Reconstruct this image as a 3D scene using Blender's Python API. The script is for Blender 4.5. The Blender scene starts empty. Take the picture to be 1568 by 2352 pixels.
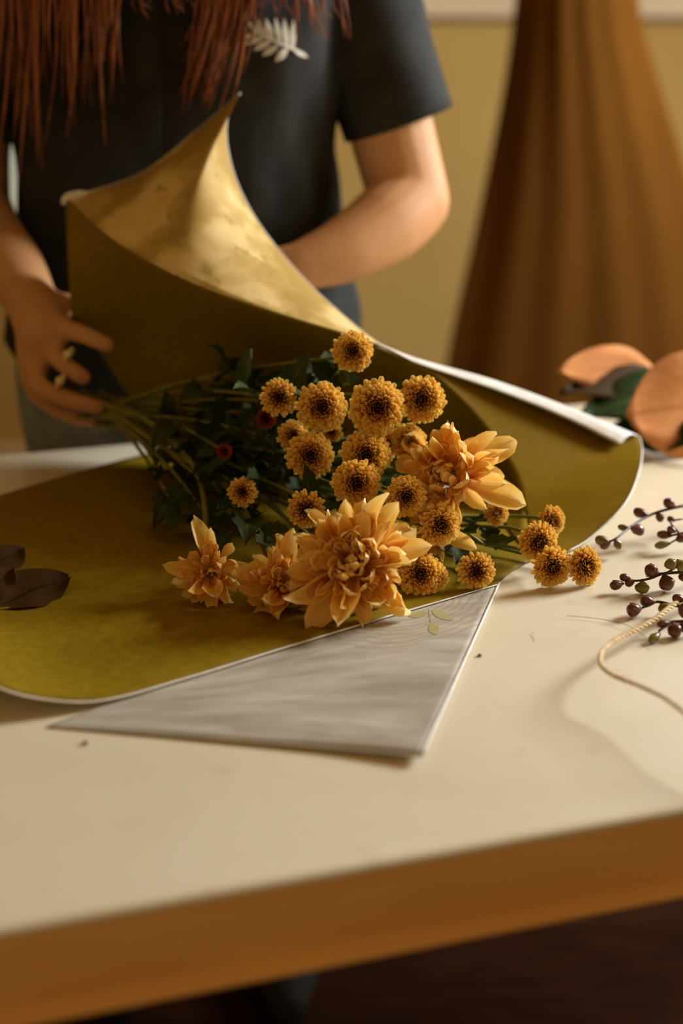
import bpy, bmesh, math, random
import numpy as np
from mathutils import Vector, Matrix
from mathutils.bvhtree import BVHTree

random.seed(7)
PI = math.pi
scn = bpy.context.scene
COL = scn.collection

# ---------------------------------------------------------------- camera, world, light, exposure
T = 0.78                       # table top height
CZ = T + 0.457                 # camera height
PITCH = math.radians(20.0)
FPX = 50.0 / 36.0 * 2352.0
cam_d = bpy.data.cameras.new('camera')
cam_d.sensor_fit = 'VERTICAL'; cam_d.sensor_height = 36.0; cam_d.sensor_width = 24.0; cam_d.lens = 50.0
cam_d.dof.use_dof = True; cam_d.dof.focus_distance = 1.145; cam_d.dof.aperture_fstop = 2.3
cam = bpy.data.objects.new('camera', cam_d); COL.objects.link(cam)
cam.location = (0, 0, CZ); cam.rotation_euler = (math.radians(90) - PITCH, 0, 0)
scn.camera = cam

world = bpy.data.worlds.new('world'); scn.world = world
world.use_nodes = True
bg = world.node_tree.nodes['Background']
bg.inputs[0].default_value = (1.0, 0.70, 0.34, 1); bg.inputs[1].default_value = 0.35

def area(name, loc, target, size, energy, color, sy=None):
    d = bpy.data.lights.new(name, 'AREA'); d.energy = energy; d.color = color
    d.shape = 'RECTANGLE'; d.size = size; d.size_y = sy or size
    o = bpy.data.objects.new(name, d); COL.objects.link(o)
    o.location = loc
    o.rotation_euler = (Vector(target) - Vector(loc)).to_track_quat('-Z', 'Y').to_euler()
    return o
area('window_daylight', (1.90, 1.98, T + 1.02), (0.1, 1.15, T), 0.66, 96, (0.92, 0.97, 1.0), 0.72)

scn.view_settings.view_transform = 'Standard'; scn.view_settings.look = 'None'
scn.view_settings.exposure = 0.0; scn.view_settings.gamma = 1.0
scn.view_settings.use_curve_mapping = False
scn.cycles.use_denoising = True

# ---------------------------------------------------------------- helpers
CAMP = Vector((0, 0, CZ))
FWD = Vector((0, math.cos(PITCH), -math.sin(PITCH)))
UPV = Vector((0, math.sin(PITCH), math.cos(PITCH)))
RGT = Vector((1, 0, 0))

def ray(px, py):
    return FWD + RGT * ((px - 784) / FPX) + UPV * ((1176 - py) / FPX)
def atz(px, py, h=0.0):                      # the point h above the table top
    d = ray(px, py); return CAMP + d * ((T + h - CZ) / d.z)
def atY(px, py, Y):                          # the point at distance Y down the room
    d = ray(px, py); return CAMP + d * (Y / d.y)
def perpx(p):                                # metres per pixel at a point
    return (p - CAMP).dot(FWD) / FPX

def lin(r, g, b):
    f = lambda c: (c / 255) / 12.92 if c / 255 <= 0.04045 else ((c / 255 + 0.055) / 1.055) ** 2.4
    return (f(r), f(g), f(b), 1.0)

class NT:
    def __init__(s, name):
        s.m = bpy.data.materials.new(name); s.m.use_nodes = True
        s.t = s.m.node_tree; s.n = s.t.nodes; s.b = s.n['Principled BSDF']; s.out = s.n['Material Output']
    def add(s, typ, **kw):
        n = s.n.new(typ)
        for k, v in kw.items():
            if k.startswith('i_'): n.inputs[k[2:].replace('_', ' ')].default_value = v
            else: setattr(n, k, v)
        return n
    def link(s, a, b): s.t.links.new(a, b)
    def ramp(s, fac, stops, interp='LINEAR'):
        r = s.n.new('ShaderNodeValToRGB'); r.color_ramp.interpolation = interp
        el = r.color_ramp.elements
        while len(el) < len(stops): el.new(0.5)
        for e, (p, c) in zip(el, stops): e.position = p; e.color = c
        s.link(fac, r.inputs[0]); return r.outputs[0]
    def noise(s, scale, detail=3, rough=0.5, vec=None, stretch=None, coord='Object'):
        n = s.n.new('ShaderNodeTexNoise'); n.inputs['Scale'].default_value = scale
        n.inputs['Detail'].default_value = detail; n.inputs['Roughness'].default_value = rough
        v = vec
        if v is None:
            tc = s.n.new('ShaderNodeTexCoord'); v = tc.outputs[coord]
        if stretch:
            mp = s.n.new('ShaderNodeMapping'); mp.inputs['Scale'].default_value = stretch
            s.link(v, mp.inputs[0]); v = mp.outputs[0]
        s.link(v, n.inputs['Vector']); return n
    def mix(s, fac, a, b, mode='MIX'):
        n = s.n.new('ShaderNodeMix'); n.data_type = 'RGBA'; n.blend_type = mode
        for idx, v in ((0, fac), (6, a), (7, b)):
            if isinstance(v, (int, float)): n.inputs[idx].default_value = v
            elif isinstance(v, tuple): n.inputs[idx].default_value = v
            else: s.link(v, n.inputs[idx])
        return n.outputs[2]
    def math(s, op, a, b=0.0):
        n = s.n.new('ShaderNodeMath'); n.operation = op
        for i, v in enumerate((a, b)):
            if isinstance(v, (int, float)): n.inputs[i].default_value = v
            else: s.link(v, n.inputs[i])
        return n.outputs[0]
    def bump(s, h, strength=0.3, dist=0.002):
        b = s.n.new('ShaderNodeBump'); b.inputs['Strength'].default_value = strength
        b.inputs['Distance'].default_value = dist
        s.link(h, b.inputs['Height']); s.link(b.outputs[0], s.b.inputs['Normal'])
    def translucent(s, color, fac):
        t = s.n.new('ShaderNodeBsdfTranslucent'); mx = s.n.new('ShaderNodeMixShader')
        if isinstance(color, tuple): t.inputs[0].default_value = color
        else: s.link(color, t.inputs[0])
        mx.inputs[0].default_value = fac
        s.link(s.b.outputs[0], mx.inputs[1]); s.link(t.outputs[0], mx.inputs[2]); s.link(mx.outputs[0], s.out.inputs[0])

def simple(name, c1, c2, rough=0.6, scale=8, spec=0.5, bump=0.0, detail=3, stretch=None, bdist=0.002):
    w = NT(name); n = w.noise(scale, detail, 0.55, stretch=stretch)
    w.link(w.ramp(n.outputs[0], [(0.32, c1), (0.68, c2)]), w.b.inputs['Base Color'])
    w.b.inputs['Roughness'].default_value = rough
    w.b.inputs['Specular IOR Level'].default_value = spec
    if bump: w.bump(n.outputs[0], bump, bdist)
    return w.m

def mesh_obj(name, V, F, mats, parent=None, uv=None, smooth=True, midx=None):
    me = bpy.data.meshes.new(name)
    me.from_pydata([tuple(v) for v in V], [], F)
    if not isinstance(mats, (list, tuple)): mats = [mats]
    for m in mats: me.materials.append(m)
    if uv is not None:
        l = me.uv_layers.new(name='UVMap')
        vi = np.empty(len(me.loops), dtype=np.int32); me.loops.foreach_get('vertex_index', vi)
        l.data.foreach_set('uv', np.asarray(uv, dtype=np.float32)[vi].ravel())
    if smooth: me.polygons.foreach_set('use_smooth', [True] * len(me.polygons))
    if midx is not None: me.polygons.foreach_set('material_index', midx)
    me.update()
    return link(name, me, parent)

def link(name, me, parent=None):
    o = bpy.data.objects.new(name, me); COL.objects.link(o)
    if parent is not None:
        o.parent = parent
        if 'M' in parent: pass
    return o

ROOTM = {}
def thing(name, label, cat, loc=(0, 0, 0), M=None, group=None):
    o = bpy.data.objects.new(name, None); COL.objects.link(o)
    o.empty_display_size = 0.02
    M = M if M is not None else Matrix.Translation(Vector(loc))
    o.matrix_world = M; ROOTM[o.name] = M.copy()
    o['label'] = label; o['category'] = cat
    if group: o['group'] = group
    return o
def world_child(o, root):                    # the child's mesh is given in world coordinates
    o.parent = root; o.matrix_parent_inverse = ROOTM[root.name].inverted(); return o
def tag(o, label, cat, group=None):
    o['label'] = label; o['category'] = cat
    if group: o['group'] = group
    return o
def structure(o): o['kind'] = 'structure'; return o

def crom(P, n):                              # Catmull-Rom through P, n samples, even in chord length
    P = np.array([tuple(p) for p in P], float)
    if len(P) == 2:
        t = np.linspace(0, 1, n)[:, None]; return P[0] * (1 - t) + P[1] * t
    d = np.r_[0, np.cumsum(np.maximum(np.linalg.norm(np.diff(P, axis=0), axis=1), 1e-6))]
    t = np.linspace(0, d[-1], n); out = []
    m = np.zeros_like(P)
    m[1:-1] = (P[2:] - P[:-2]) / (d[2:] - d[:-2])[:, None]
    m[0] = (P[1] - P[0]) / (d[1] - d[0]); m[-1] = (P[-1] - P[-2]) / (d[-1] - d[-2])
    for x in t:
        i = min(max(np.searchsorted(d, x) - 1, 0), len(P) - 2)
        h = d[i + 1] - d[i]; s = (x - d[i]) / h
        out.append((2*s**3 - 3*s**2 + 1) * P[i] + (s**3 - 2*s**2 + s) * h * m[i] + (-2*s**3 + 3*s**2) * P[i + 1] + (s**3 - s**2) * h * m[i + 1])
    return np.array(out)

def loft(rows, nc, nr):                      # rows of points -> grid V, F, UV
    R = np.array([r if isinstance(r, np.ndarray) and len(r) == nc else crom(r, nc) for r in rows])
    G = np.stack([crom(R[:, j], nr) for j in range(nc)], axis=1)
    V = G.reshape(-1, 3); F = []; uv = []
    for i in range(nr):
        for j in range(nc):
            uv.append((j / (nc - 1), i / (nr - 1)))
            if i < nr - 1 and j < nc - 1:
                a = i * nc + j; F.append((a, a + 1, a + nc + 1, a + nc))
    return V, F, uv

def tube(P, radii, seg=8, n=None, cap=True, twist=None):
    P = crom(P, n) if n else np.array([tuple(p) for p in P], float)
    k = len(P); radii = np.interp(np.linspace(0, 1, k), np.linspace(0, 1, len(radii)), radii)
    V = []; F = []
    up = Vector((0.13, 0.21, 0.97)); prev = None
    for i in range(k):
        t = Vector(P[min(i + 1, k - 1)] - P[max(i - 1, 0)])
        t = t.normalized() if t.length > 1e-9 else Vector((0, 0, 1))
        a = (prev if prev is not None else up)
        x = a - t * a.dot(t)
        if x.length < 1e-4: x = Vector((1, 0, 0)) - t * t.x
        x.normalize(); prev = x; y = t.cross(x)
        for s in range(seg):
            an = 2 * PI * s / seg
            V.append(Vector(P[i]) + (x * math.cos(an) + y * math.sin(an)) * radii[i])
    for i in range(k - 1):
        for s in range(seg):
            a = i * seg + s; b = i * seg + (s + 1) % seg
            F.append((a, b, b + seg, a + seg))
    if cap:
        F.append(tuple(range(seg - 1, -1, -1))); F.append(tuple(range((k - 1) * seg, k * seg)))
    return V, F

class MB:
    def __init__(s): s.V = []; s.F = []; s.U = []
    def add(s, V, F, U=None):
        o = len(s.V); s.V.extend(V); s.F.extend(tuple(i + o for i in f) for f in F)
        s.U.extend(U if U is not None else [(0, 0)] * len(V))
    def build(s, name, mats, parent=None, smooth=True):
        return mesh_obj(name, s.V, s.F, mats, parent, s.U, smooth)

def box(V0, ex, ey, ez):                     # corner + three edge vectors
    V = [V0 + ex * a + ey * b + ez * c for c in (0, 1) for b in (0, 1) for a in (0, 1)]
    F = [(0, 2, 3, 1), (4, 5, 7, 6), (0, 1, 5, 4), (2, 6, 7, 3), (0, 4, 6, 2), (1, 3, 7, 5)]
    return V, F
def bevel(o, w, seg=2):
    m = o.modifiers.new('bevel', 'BEVEL'); m.width = w; m.segments = seg; m.limit_method = 'ANGLE'; return o
def solid(o, th, off=-1.0, mo=0):
    m = o.modifiers.new('thickness', 'SOLIDIFY'); m.thickness = th; m.offset = off
    m.material_offset = mo; m.material_offset_rim = 0; return o

# ---------------------------------------------------------------- materials
def m_table():
    w = NT('cream_laminate')
    n = w.noise(2.2, 6, 0.6, stretch=(1.0, 2.2, 1)); n2 = w.noise(38, 4, 0.6)
    c = w.ramp(n.outputs[0], [(0.3, lin(214, 199, 168)), (0.7, lin(224, 211, 184))])
    sp = w.ramp(n2.outputs[0], [(0.60, (1, 1, 1, 1)), (0.74, (0.90, 0.86, 0.80, 1))])
    w.link(w.mix(0.8, c, sp, 'MULTIPLY'), w.b.inputs['Base Color'])
    w.link(w.ramp(n.outputs[0], [(0.3, (0.26,) * 3 + (1,)), (0.7, (0.36,) * 3 + (1,))]), w.b.inputs['Roughness'])
    w.bump(n2.outputs[0], 0.05, 0.0008)
    return w.m
M_TABLE = m_table()
M_TABLE_EDGE = simple('table_edge_wood', lin(228, 166, 92), lin(240, 180, 106), 0.55, 6, 0.35, 0.05, stretch=(1, 1, 6))
M_FLOOR = simple('dark_floor', lin(34, 14, 3), lin(54, 25, 7), 0.9, 9, 0.08, 0.1, 5, (1, 6, 1))
M_WALL = simple('khaki_plaster', lin(198, 160, 90), lin(208, 170, 98), 0.9, 1.6, 0.2, 0.05)
M_TRIM = simple('pale_trim', lin(232, 205, 165), lin(240, 214, 176), 0.7, 4, 0.3)
M_CURTAIN = simple('brown_cloth', lin(90, 52, 10), lin(108, 66, 16), 0.95, 4.5, 0.1, 0.2, 5, (1, 1, 0.35))
M_SHIRT = simple('black_cotton', lin(30, 27, 22), lin(42, 39, 32), 0.85, 30, 0.3, 0.15)
M_PRINT = simple('white_print', lin(205, 196, 176), lin(222, 214, 196), 0.8, 60, 0.2)
M_JEANS = simple('washed_denim', lin(120, 134, 138), lin(150, 162, 164), 0.9, 40, 0.2, 0.15)
M_HAIR = simple('auburn_hair', lin(80, 38, 14), lin(170, 92, 40), 0.42, 26, 0.5, 0.1, 4, (8, 8, 0.5))
M_STEM = simple('green_stem', lin(98, 98, 34), lin(130, 126, 50), 0.55, 22, 0.4, 0.1)
M_TWIG = simple('dark_twig', lin(52, 30, 26), lin(80, 48, 38), 0.4, 60, 0.5)
M_CALYX = simple('green_calyx', lin(78, 92, 34), lin(110, 118, 46), 0.6, 60, 0.3)
M_GOLD = simple('pale_metal', lin(226, 196, 150), lin(240, 214, 170), 0.25, 20, 0.8)

def m_skin():
    w = NT('skin'); n = w.noise(14, 4, 0.6)
    w.link(w.ramp(n.outputs[0], [(0.3, lin(192, 136, 88)), (0.7, lin(206, 152, 102))]), w.b.inputs['Base Color'])
    w.b.inputs['Roughness'].default_value = 0.62; w.b.inputs['Specular IOR Level'].default_value = 0.3
    w.b.inputs['Subsurface Weight'].default_value = 0.15
    w.b.inputs['Subsurface Radius'].default_value = (0.012, 0.005, 0.003)
    w.b.inputs['Subsurface Scale'].default_value = 0.5
    return w.m
M_SKIN = m_skin()

def m_button(dark=False):                              # UV: x = place from centre to rim, y = base to tip
    w = NT('bronze_button_petal')
    uv = w.n.new('ShaderNodeUVMap'); sp = w.n.new('ShaderNodeSeparateXYZ'); w.link(uv.outputs[0], sp.inputs[0])
    n = w.noise(9, 3)
    t = w.math('ADD', sp.outputs[1], w.math('MULTIPLY', w.math('SUBTRACT', n.outputs[0], 0.5), 0.25))
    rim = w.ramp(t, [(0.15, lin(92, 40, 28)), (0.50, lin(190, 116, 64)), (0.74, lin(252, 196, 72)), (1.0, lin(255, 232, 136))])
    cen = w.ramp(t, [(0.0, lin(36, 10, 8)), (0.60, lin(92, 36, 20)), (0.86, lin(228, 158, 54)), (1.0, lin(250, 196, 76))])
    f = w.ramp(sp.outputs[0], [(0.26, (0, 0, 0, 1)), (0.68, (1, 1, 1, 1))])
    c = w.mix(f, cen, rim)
    w.link(c, w.b.inputs['Base Color']); w.b.inputs['Roughness'].default_value = 0.5
    w.b.inputs['Specular IOR Level'].default_value = 0.3
    if dark:
        c = w.mix(1.0, c, lin(150, 76, 60), 'MULTIPLY'); w.link(c, w.b.inputs['Base Color'])
    w.translucent(c, 0.25); return w.m
M_BUTTON = m_button(); M_BUTTON_DARK = m_button(True)

def m_big():
    w = NT('golden_petal')
    uv = w.n.new('ShaderNodeUVMap'); sp = w.n.new('ShaderNodeSeparateXYZ'); w.link(uv.outputs[0], sp.inputs[0])
    cb = w.n.new('ShaderNodeCombineXYZ'); oi = w.n.new('ShaderNodeObjectInfo')
    w.link(w.math('MULTIPLY', sp.outputs[0], 9.0), cb.inputs[0]); w.link(w.math('MULTIPLY', sp.outputs[1], 0.9), cb.inputs[1])
    w.link(w.math('MULTIPLY', oi.outputs['Random'], 30.0), cb.inputs[2])
    n = w.noise(1.0, 3, 0.6, vec=cb.outputs[0])
    base = w.ramp(sp.outputs[1], [(0.0, lin(206, 118, 30)), (0.30, lin(246, 186, 56)), (0.8, lin(255, 216, 92)), (1.0, lin(255, 240, 170))])
    st = w.ramp(n.outputs[0], [(0.35, lin(242, 170, 66)), (0.65, lin(255, 232, 160))])
    c = w.mix(0.42, base, st)
    c = w.mix(w.math('MULTIPLY', oi.outputs['Random'], 0.12), c, lin(240, 186, 120))
    w.link(c, w.b.inputs['Base Color']); w.b.inputs['Roughness'].default_value = 0.42
    w.b.inputs['Specular IOR Level'].default_value = 0.35
    w.bump(n.outputs[0], 0.4, 0.001)
    w.translucent(c, 0.35); return w.m
M_BIG = m_big()

def m_leaf(name, c1, c2, vein, rough=0.45, tr=0.12):
    w = NT(name); n = w.noise(60, 3)
    uv = w.n.new('ShaderNodeUVMap'); sp = w.n.new('ShaderNodeSeparateXYZ'); w.link(uv.outputs[0], sp.inputs[0])
    d = w.math('ABSOLUTE', w.math('SUBTRACT', sp.outputs[0], 0.5))
    side = w.math('SINE', w.math('ADD', w.math('MULTIPLY', sp.outputs[1], 44.0), w.math('MULTIPLY', d, -40.0)))
    v = w.math('MAXIMUM', w.math('LESS_THAN', d, 0.025), w.math('MULTIPLY', w.math('GREATER_THAN', side, 0.93), 0.5))
    c = w.mix(v, w.ramp(n.outputs[0], [(0.3, c1), (0.7, c2)]), vein)
    w.link(c, w.b.inputs['Base Color']); w.b.inputs['Roughness'].default_value = rough
    w.b.inputs['Specular IOR Level'].default_value = 0.14
    w.bump(w.math('SUBTRACT', 1.0, v), 0.3, 0.0008)
    if tr: w.translucent(c, tr)
    return w.m
M_LEAF = m_leaf('chrysanthemum_leaf', lin(44, 54, 20), lin(64, 74, 28), lin(92, 98, 48), 0.6)
M_COPPER = m_leaf('copper_leaf_back', lin(204, 132, 74), lin(216, 146, 88), lin(188, 118, 64), 0.8, 0.05)
M_GLOSSY = m_leaf('glossy_dark_leaf', lin(28, 44, 20), lin(40, 58, 26), lin(66, 80, 40), 0.3, 0.0)
M_LEAF_AND_SHADOW = m_leaf('brown_leaf_and_shadow', lin(58, 36, 4), lin(72, 46, 6), lin(44, 26, 2), 0.75, 0.05)  # leaf brown, kept dark to serve as the sprig's shadow too

def paper_mats(thin=0.08):
    w = NT('olive_paper'); n = w.noise(150, 4, 0.7); n2 = w.noise(5, 3)
    c = w.ramp(n.outputs[0], [(0.3, lin(118, 96, 6)), (0.7, lin(146, 120, 14))])
    c = w.mix(w.math('MULTIPLY', n2.outputs[0], 0.3), c, lin(128, 90, 10))
    w.link(c, w.b.inputs['Base Color']); w.b.inputs['Roughness'].default_value = 0.65
    w.b.inputs['Specular IOR Level'].default_value = 0.12
    w.bump(n.outputs[0], 0.06, 0.0005)
    w.translucent(lin(200, 172, 30), thin)
    # the side printed with pale blooms and olive leaves
    f = NT('flower_print_paper'); tc = f.n.new('ShaderNodeTexCoord'); wn = f.noise(16, 4, 0.6)
    wv = f.mix(0.10, tc.outputs['Object'], wn.outputs['Color'])
    vo = f.n.new('ShaderNodeTexVoronoi'); vo.inputs['Scale'].default_value = 13; vo.feature = 'SMOOTH_F1'; vo.inputs['Smoothness'].default_value = 0.35
    f.link(wv, vo.inputs['Vector'])
    vl = f.n.new('ShaderNodeTexVoronoi'); vl.inputs['Scale'].default_value = 26; f.link(wv, vl.inputs['Vector'])
    g = f.noise(120, 4, 0.7)
    c2 = f.ramp(vo.outputs['Distance'], [(0.10, lin(240, 212, 150)), (0.36, lin(228, 196, 130)), (0.44, lin(206, 172, 102)), (0.62, lin(176, 140, 70))])
    c2 = f.mix(f.math('MULTIPLY', f.math('LESS_THAN', vl.outputs['Distance'], 0.20), 0.55), c2, lin(150, 124, 40))
    c2 = f.mix(f.math('MULTIPLY', g.outputs[0], 0.3), c2, lin(176, 142, 70))
    f.link(c2, f.b.inputs['Base Color']); f.b.inputs['Roughness'].default_value = 0.6
    f.b.inputs['Specular IOR Level'].default_value = 0.25; f.translucent(c2, 0.12)
    o = NT('printed_paper'); n = o.noise(30, 4, 0.6, stretch=(1, 4, 4))
    o.link(o.ramp(n.outputs[0], [(0.3, lin(206, 198, 184)), (0.7, lin(236, 230, 218))]), o.b.inputs['Base Color'])
    o.b.inputs['Roughness'].default_value = 0.55
    return w.m, o.m, f.m
M_OLIVE, M_OUTER, M_FLOWERPRINT = paper_mats()
M_OLIVE_LIT = paper_mats(0.55)[0]  # same paper, translucency raised so the right flap looks lit

def m_woodprint():
    w = NT('wood_grain_print')
    uv = w.n.new('ShaderNodeUVMap'); sp = w.n.new('ShaderNodeSeparateXYZ'); w.link(uv.outputs[0], sp.inputs[0])
    n = w.noise(3.0, 6, 0.62, vec=uv.outputs[0], stretch=(0.9, 3.6, 1)); n3 = w.noise(5, 4, 0.6, vec=uv.outputs[0])
    c = w.ramp(n.outputs[0], [(0.25, lin(138, 129, 114)), (0.45, lin(166, 157, 140)), (0.7, lin(198, 190, 174))])
    dx = w.math('SUBTRACT', sp.outputs[0], 0.80); dy = w.math('SUBTRACT', sp.outputs[1], 0.87)
    d = w.math('SQRT', w.math('ADD', w.math('MULTIPLY', dx, dx), w.math('MULTIPLY', w.math('MULTIPLY', dy, dy), 0.6)))
    ring = w.math('SINE', w.math('ADD', w.math('MULTIPLY', d, 300.0), w.math('MULTIPLY', n3.outputs[0], 26.0)))
    fade = w.math('MULTIPLY', w.math('MULTIPLY', w.math('LESS_THAN', d, 0.24), w.math('GREATER_THAN', ring, 0.55)), 0.35)
    c = w.mix(fade, c, lin(132, 116, 92))
    w.link(c, w.b.inputs['Base Color']); w.b.inputs['Roughness'].default_value = 0.5
    return w.m
M_WOODPRINT = m_woodprint()
M_LEAFPRINT = simple('leaf_print_ink', lin(160, 148, 96), lin(172, 160, 108), 0.6, 40, 0.3)
M_JUTE = simple('jute_fibre', lin(198, 168, 122), lin(232, 208, 166), 0.85, 120, 0.15, 0.4, 4, (1, 1, 1))

def m_bud():
    w = NT('bud_skin')
    uv = w.n.new('ShaderNodeUVMap'); sp = w.n.new('ShaderNodeSeparateXYZ'); w.link(uv.outputs[0], sp.inputs[0])
    oi = w.n.new('ShaderNodeObjectInfo'); n = w.noise(180, 3)
    t = w.math('ADD', sp.outputs[1], w.math('MULTIPLY', w.math('SUBTRACT', n.outputs[0], 0.5), 0.3))
    a = w.ramp(t, [(0.0, lin(112, 66, 46)), (0.4, lin(104, 54, 36)), (0.9, lin(92, 46, 24))])
    g = w.ramp(t, [(0.0, lin(110, 72, 56)), (0.4, lin(110, 92, 30)), (0.95, lin(126, 112, 30))])
    f = w.math('GREATER_THAN', oi.outputs['Random'], 0.68)
    w.link(w.mix(f, a, g), w.b.inputs['Base Color']); w.b.inputs['Roughness'].default_value = 0.3
    return w.m
M_BUD = m_bud()
def m_emit(name, c, s):
    w = NT(name); e = w.n.new('ShaderNodeEmission'); e.inputs[0].default_value = c; e.inputs[1].default_value = s
    w.link(e.outputs[0], w.out.inputs[0]); return w.m
M_DAY = m_emit('daylight_pane', lin(214, 210, 182), 0.6)
M_SHEEN_PANE = m_emit('sheen_pane', (1, 1, 1, 1), 1.8)

# ---------------------------------------------------------------- room
fl = structure(mesh_obj('floor', *box(Vector((-3.0, -1.5, -0.05)), Vector((6.5, 0, 0)), Vector((0, 5.6, 0)), Vector((0, 0, 0.05))), M_FLOOR, smooth=False))
WY = 3.6
wl = structure(mesh_obj('wall_back', *box(Vector((-3.0, WY, 0)), Vector((6.5, 0, 0)), Vector((0, 0.1, 0)), Vector((0, 0, 2.7))), M_WALL, smooth=False))
structure(mesh_obj('wall_left', *box(Vector((-3.1, -1.5, 0)), Vector((0.1, 0, 0)), Vector((0, 5.2, 0)), Vector((0, 0, 2.7))), M_WALL, smooth=False))
structure(mesh_obj('ceiling', *box(Vector((-3.1, -1.5, 2.7)), Vector((6.6, 0, 0)), Vector((0, 5.2, 0)), Vector((0, 0, 0.1))), M_WALL, smooth=False))
p = atY(1070, 42, WY - 0.03)
tr = structure(mesh_obj('trim_1', *box(Vector((-0.6, WY - 0.035, p.z)), Vector((4.0, 0, 0)), Vector((0, 0.034, 0)), Vector((0, 0, 0.10))), M_TRIM, smooth=False)); bevel(tr, 0.008)
bb = structure(mesh_obj('baseboard_back', *box(Vector((-3.0, WY - 0.02, 0)), Vector((6.5, 0, 0)), Vector((0, 0.02, 0)), Vector((0, 0, 0.12))), M_TRIM, smooth=False)); bevel(bb, 0.006)
# daylit window far behind the person, seen only past the arm
a = atY(-160, 250, WY); b = atY(60, 520, WY)
def window(name, x0, x1, z0, z1, mat):
    wn = bpy.data.objects.new(name, None); COL.objects.link(wn); M = Matrix.Translation((x0, WY - .02, z0)); wn.matrix_world = M
    ROOTM[wn.name] = M; wn['kind'] = 'structure'
    world_child(mesh_obj('pane', *box(Vector((x0, WY - 0.012, z0)), Vector((x1 - x0, 0, 0)), Vector((0, 0.008, 0)), Vector((0, 0, z1 - z0))), mat, smooth=False), wn)
    mb = MB(); w = x1 - x0; h = z1 - z0
    for o_, ex, ez in (((x0 - .05, z0 - .05), w + .1, .05), ((x0 - .05, z1), w + .1, .05), ((x0 - .05, z0), .05, h), ((x1, z0), .05, h), ((x0 + w / 2 - .012, z0), .024, h)):
        mb.add(*box(Vector((o_[0], WY - .04, o_[1])), Vector((ex, 0, 0)), Vector((0, .039, 0)), Vector((0, 0, ez))))
    world_child(bevel(mb.build('window_frame', M_TRIM, smooth=False), .005), wn)
window('window_1', a.x, b.x, b.z, b.z + .75, M_DAY)
window('added_sheen_window', 0.86, 1.75, 1.32, 2.35, M_SHEEN_PANE)  # unseen window, added so its glow whitens the table's back right

# brown cloth hanging on a rail, widening downwards
CY = 2.75
ct = thing('hanging_cloth', 'large brown cloth hanging in folds behind the table', 'curtain', (atY(1330, 400, CY).x, CY, 0.02))
rows = []
for k, (py, xl, xr) in enumerate(((-520, 1240, 1440), (0, 1192, 1478), (200, 1165, 1530), (500, 1105, 1620), (850, 1030, 1700), (1500, 960, 1790), (2020, 930, 1820))):
    L, Rr = atY(xl, py, CY), atY(xr, py, CY)
    row = []
    for j in range(90):
        s = j / 89
        q = L.lerp(Rr, s)
        amp = 0.0015 + 0.001 * k / 4
        q.y += amp * math.sin(s * 31 + 0.5 * math.sin(k * 1.3)) + 0.6 * amp * math.sin(s * 13 + 1.1 + .2 * k) + 0.22 * (s - 0.5) ** 2
        q.z = max(q.z, 0.012)
        row.append(q)
    rows.append(np.array([tuple(q) for q in row]))
V, F, U = loft(rows, 90, 40)
o = mesh_obj('cloth', V, F, M_CURTAIN, uv=U); world_child(o, ct); solid(o, 0.003, 0)
zr = rows[0][0][2]
V, F = tube([Vector((rows[0][0][0] - .12, CY, zr + .01)), Vector((rows[0][-1][0] + 1.0, CY + .02, zr + .01))], [0.012], 12, 4)
world_child(mesh_obj('rail', V, F, M_TRIM), ct)
mb = MB()
for xx in (rows[0][0][0] - .08, rows[0][-1][0] + .9):
    V, F = tube([Vector((xx, CY, zr + .01)), Vector((xx, WY, zr + .01))], [0.009], 8, 3); mb.add(V, F)
world_child(mb.build('bracket', M_TRIM), ct)

# ---------------------------------------------------------------- table
A, B = atz(0, 2138), atz(1568, 1858)
U0 = (B - A); U0.z = 0; U0.normalize()
N0 = Vector((-U0.y, U0.x, 0))
depth = (atz(0, 1046) - A).dot(N0)
O = A - U0 * 0.95
LEN = 2.3
tb = thing('work_table', 'long cream topped work table with thick wooden front edge', 'table', (O + U0 * 1.1 + N0 * depth / 2 - Vector((0, 0, T))))
prof = [(depth, 0.0), (0.006, 0.0), (0.003, -0.0006), (0.0012, -0.0018), (0.0004, -0.0034)]
V = []; F = []
n = len(prof)
pr2 = prof + [(0.0004, -0.005), (0.03, -0.005), (0.03, -0.011), (depth, -0.011)]
for s in (0, LEN):
    for d, z in pr2: V.append(O + U0 * s + N0 * d + Vector((0, 0, z)))
k = len(pr2)
F = [(i, (i + 1) % k, (i + 1) % k + k, i + k) for i in range(k)] + [tuple(range(k)), tuple(range(2 * k - 1, k - 1, -1))]
world_child(mesh_obj('tabletop', V, F, M_TABLE, smooth=False), tb)
def edge_piece(d0, th, name, parent):
    pr = [(d0 + th, -0.0051), (d0, -0.0051), (d0 + 0.0005, -0.053), (d0 - 0.0035, -0.0560), (d0 - 0.0050, -0.0590), (d0 - 0.0035, -0.0620), (d0 - 0.001, -0.0635), (d0 + th, -0.0635)]
    V = [O + U0 * s + N0 * d + Vector((0, 0, z)) for s in (0.004, LEN - .004) for d, z in pr]
    k = len(pr)
    F = [(i, (i + 1) % k, (i + 1) % k + k, i + k) for i in range(k)] + [tuple(range(k)), tuple(range(2 * k - 1, k - 1, -1))]
    world_child(mesh_obj(name, V, F, M_TABLE_EDGE, smooth=False), parent)
edge_piece(0.001, 0.022, 'apron', tb)
mb = MB(); mb.add(*box(O + N0 * (depth - 0.024) + U0 * .004 + Vector((0, 0, -0.0625)), U0 * (LEN - .008), N0 * 0.02, Vector((0, 0, 0.0512))))
for s in (0.004, LEN - .024):
    mb.add(*box(O + U0 * s + N0 * 0.025 + Vector((0, 0, -0.0625)), U0 * 0.02, N0 * (depth - .05), Vector((0, 0, 0.0512))))
world_child(mb.build('apron', M_TABLE_EDGE, smooth=False), tb)
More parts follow.
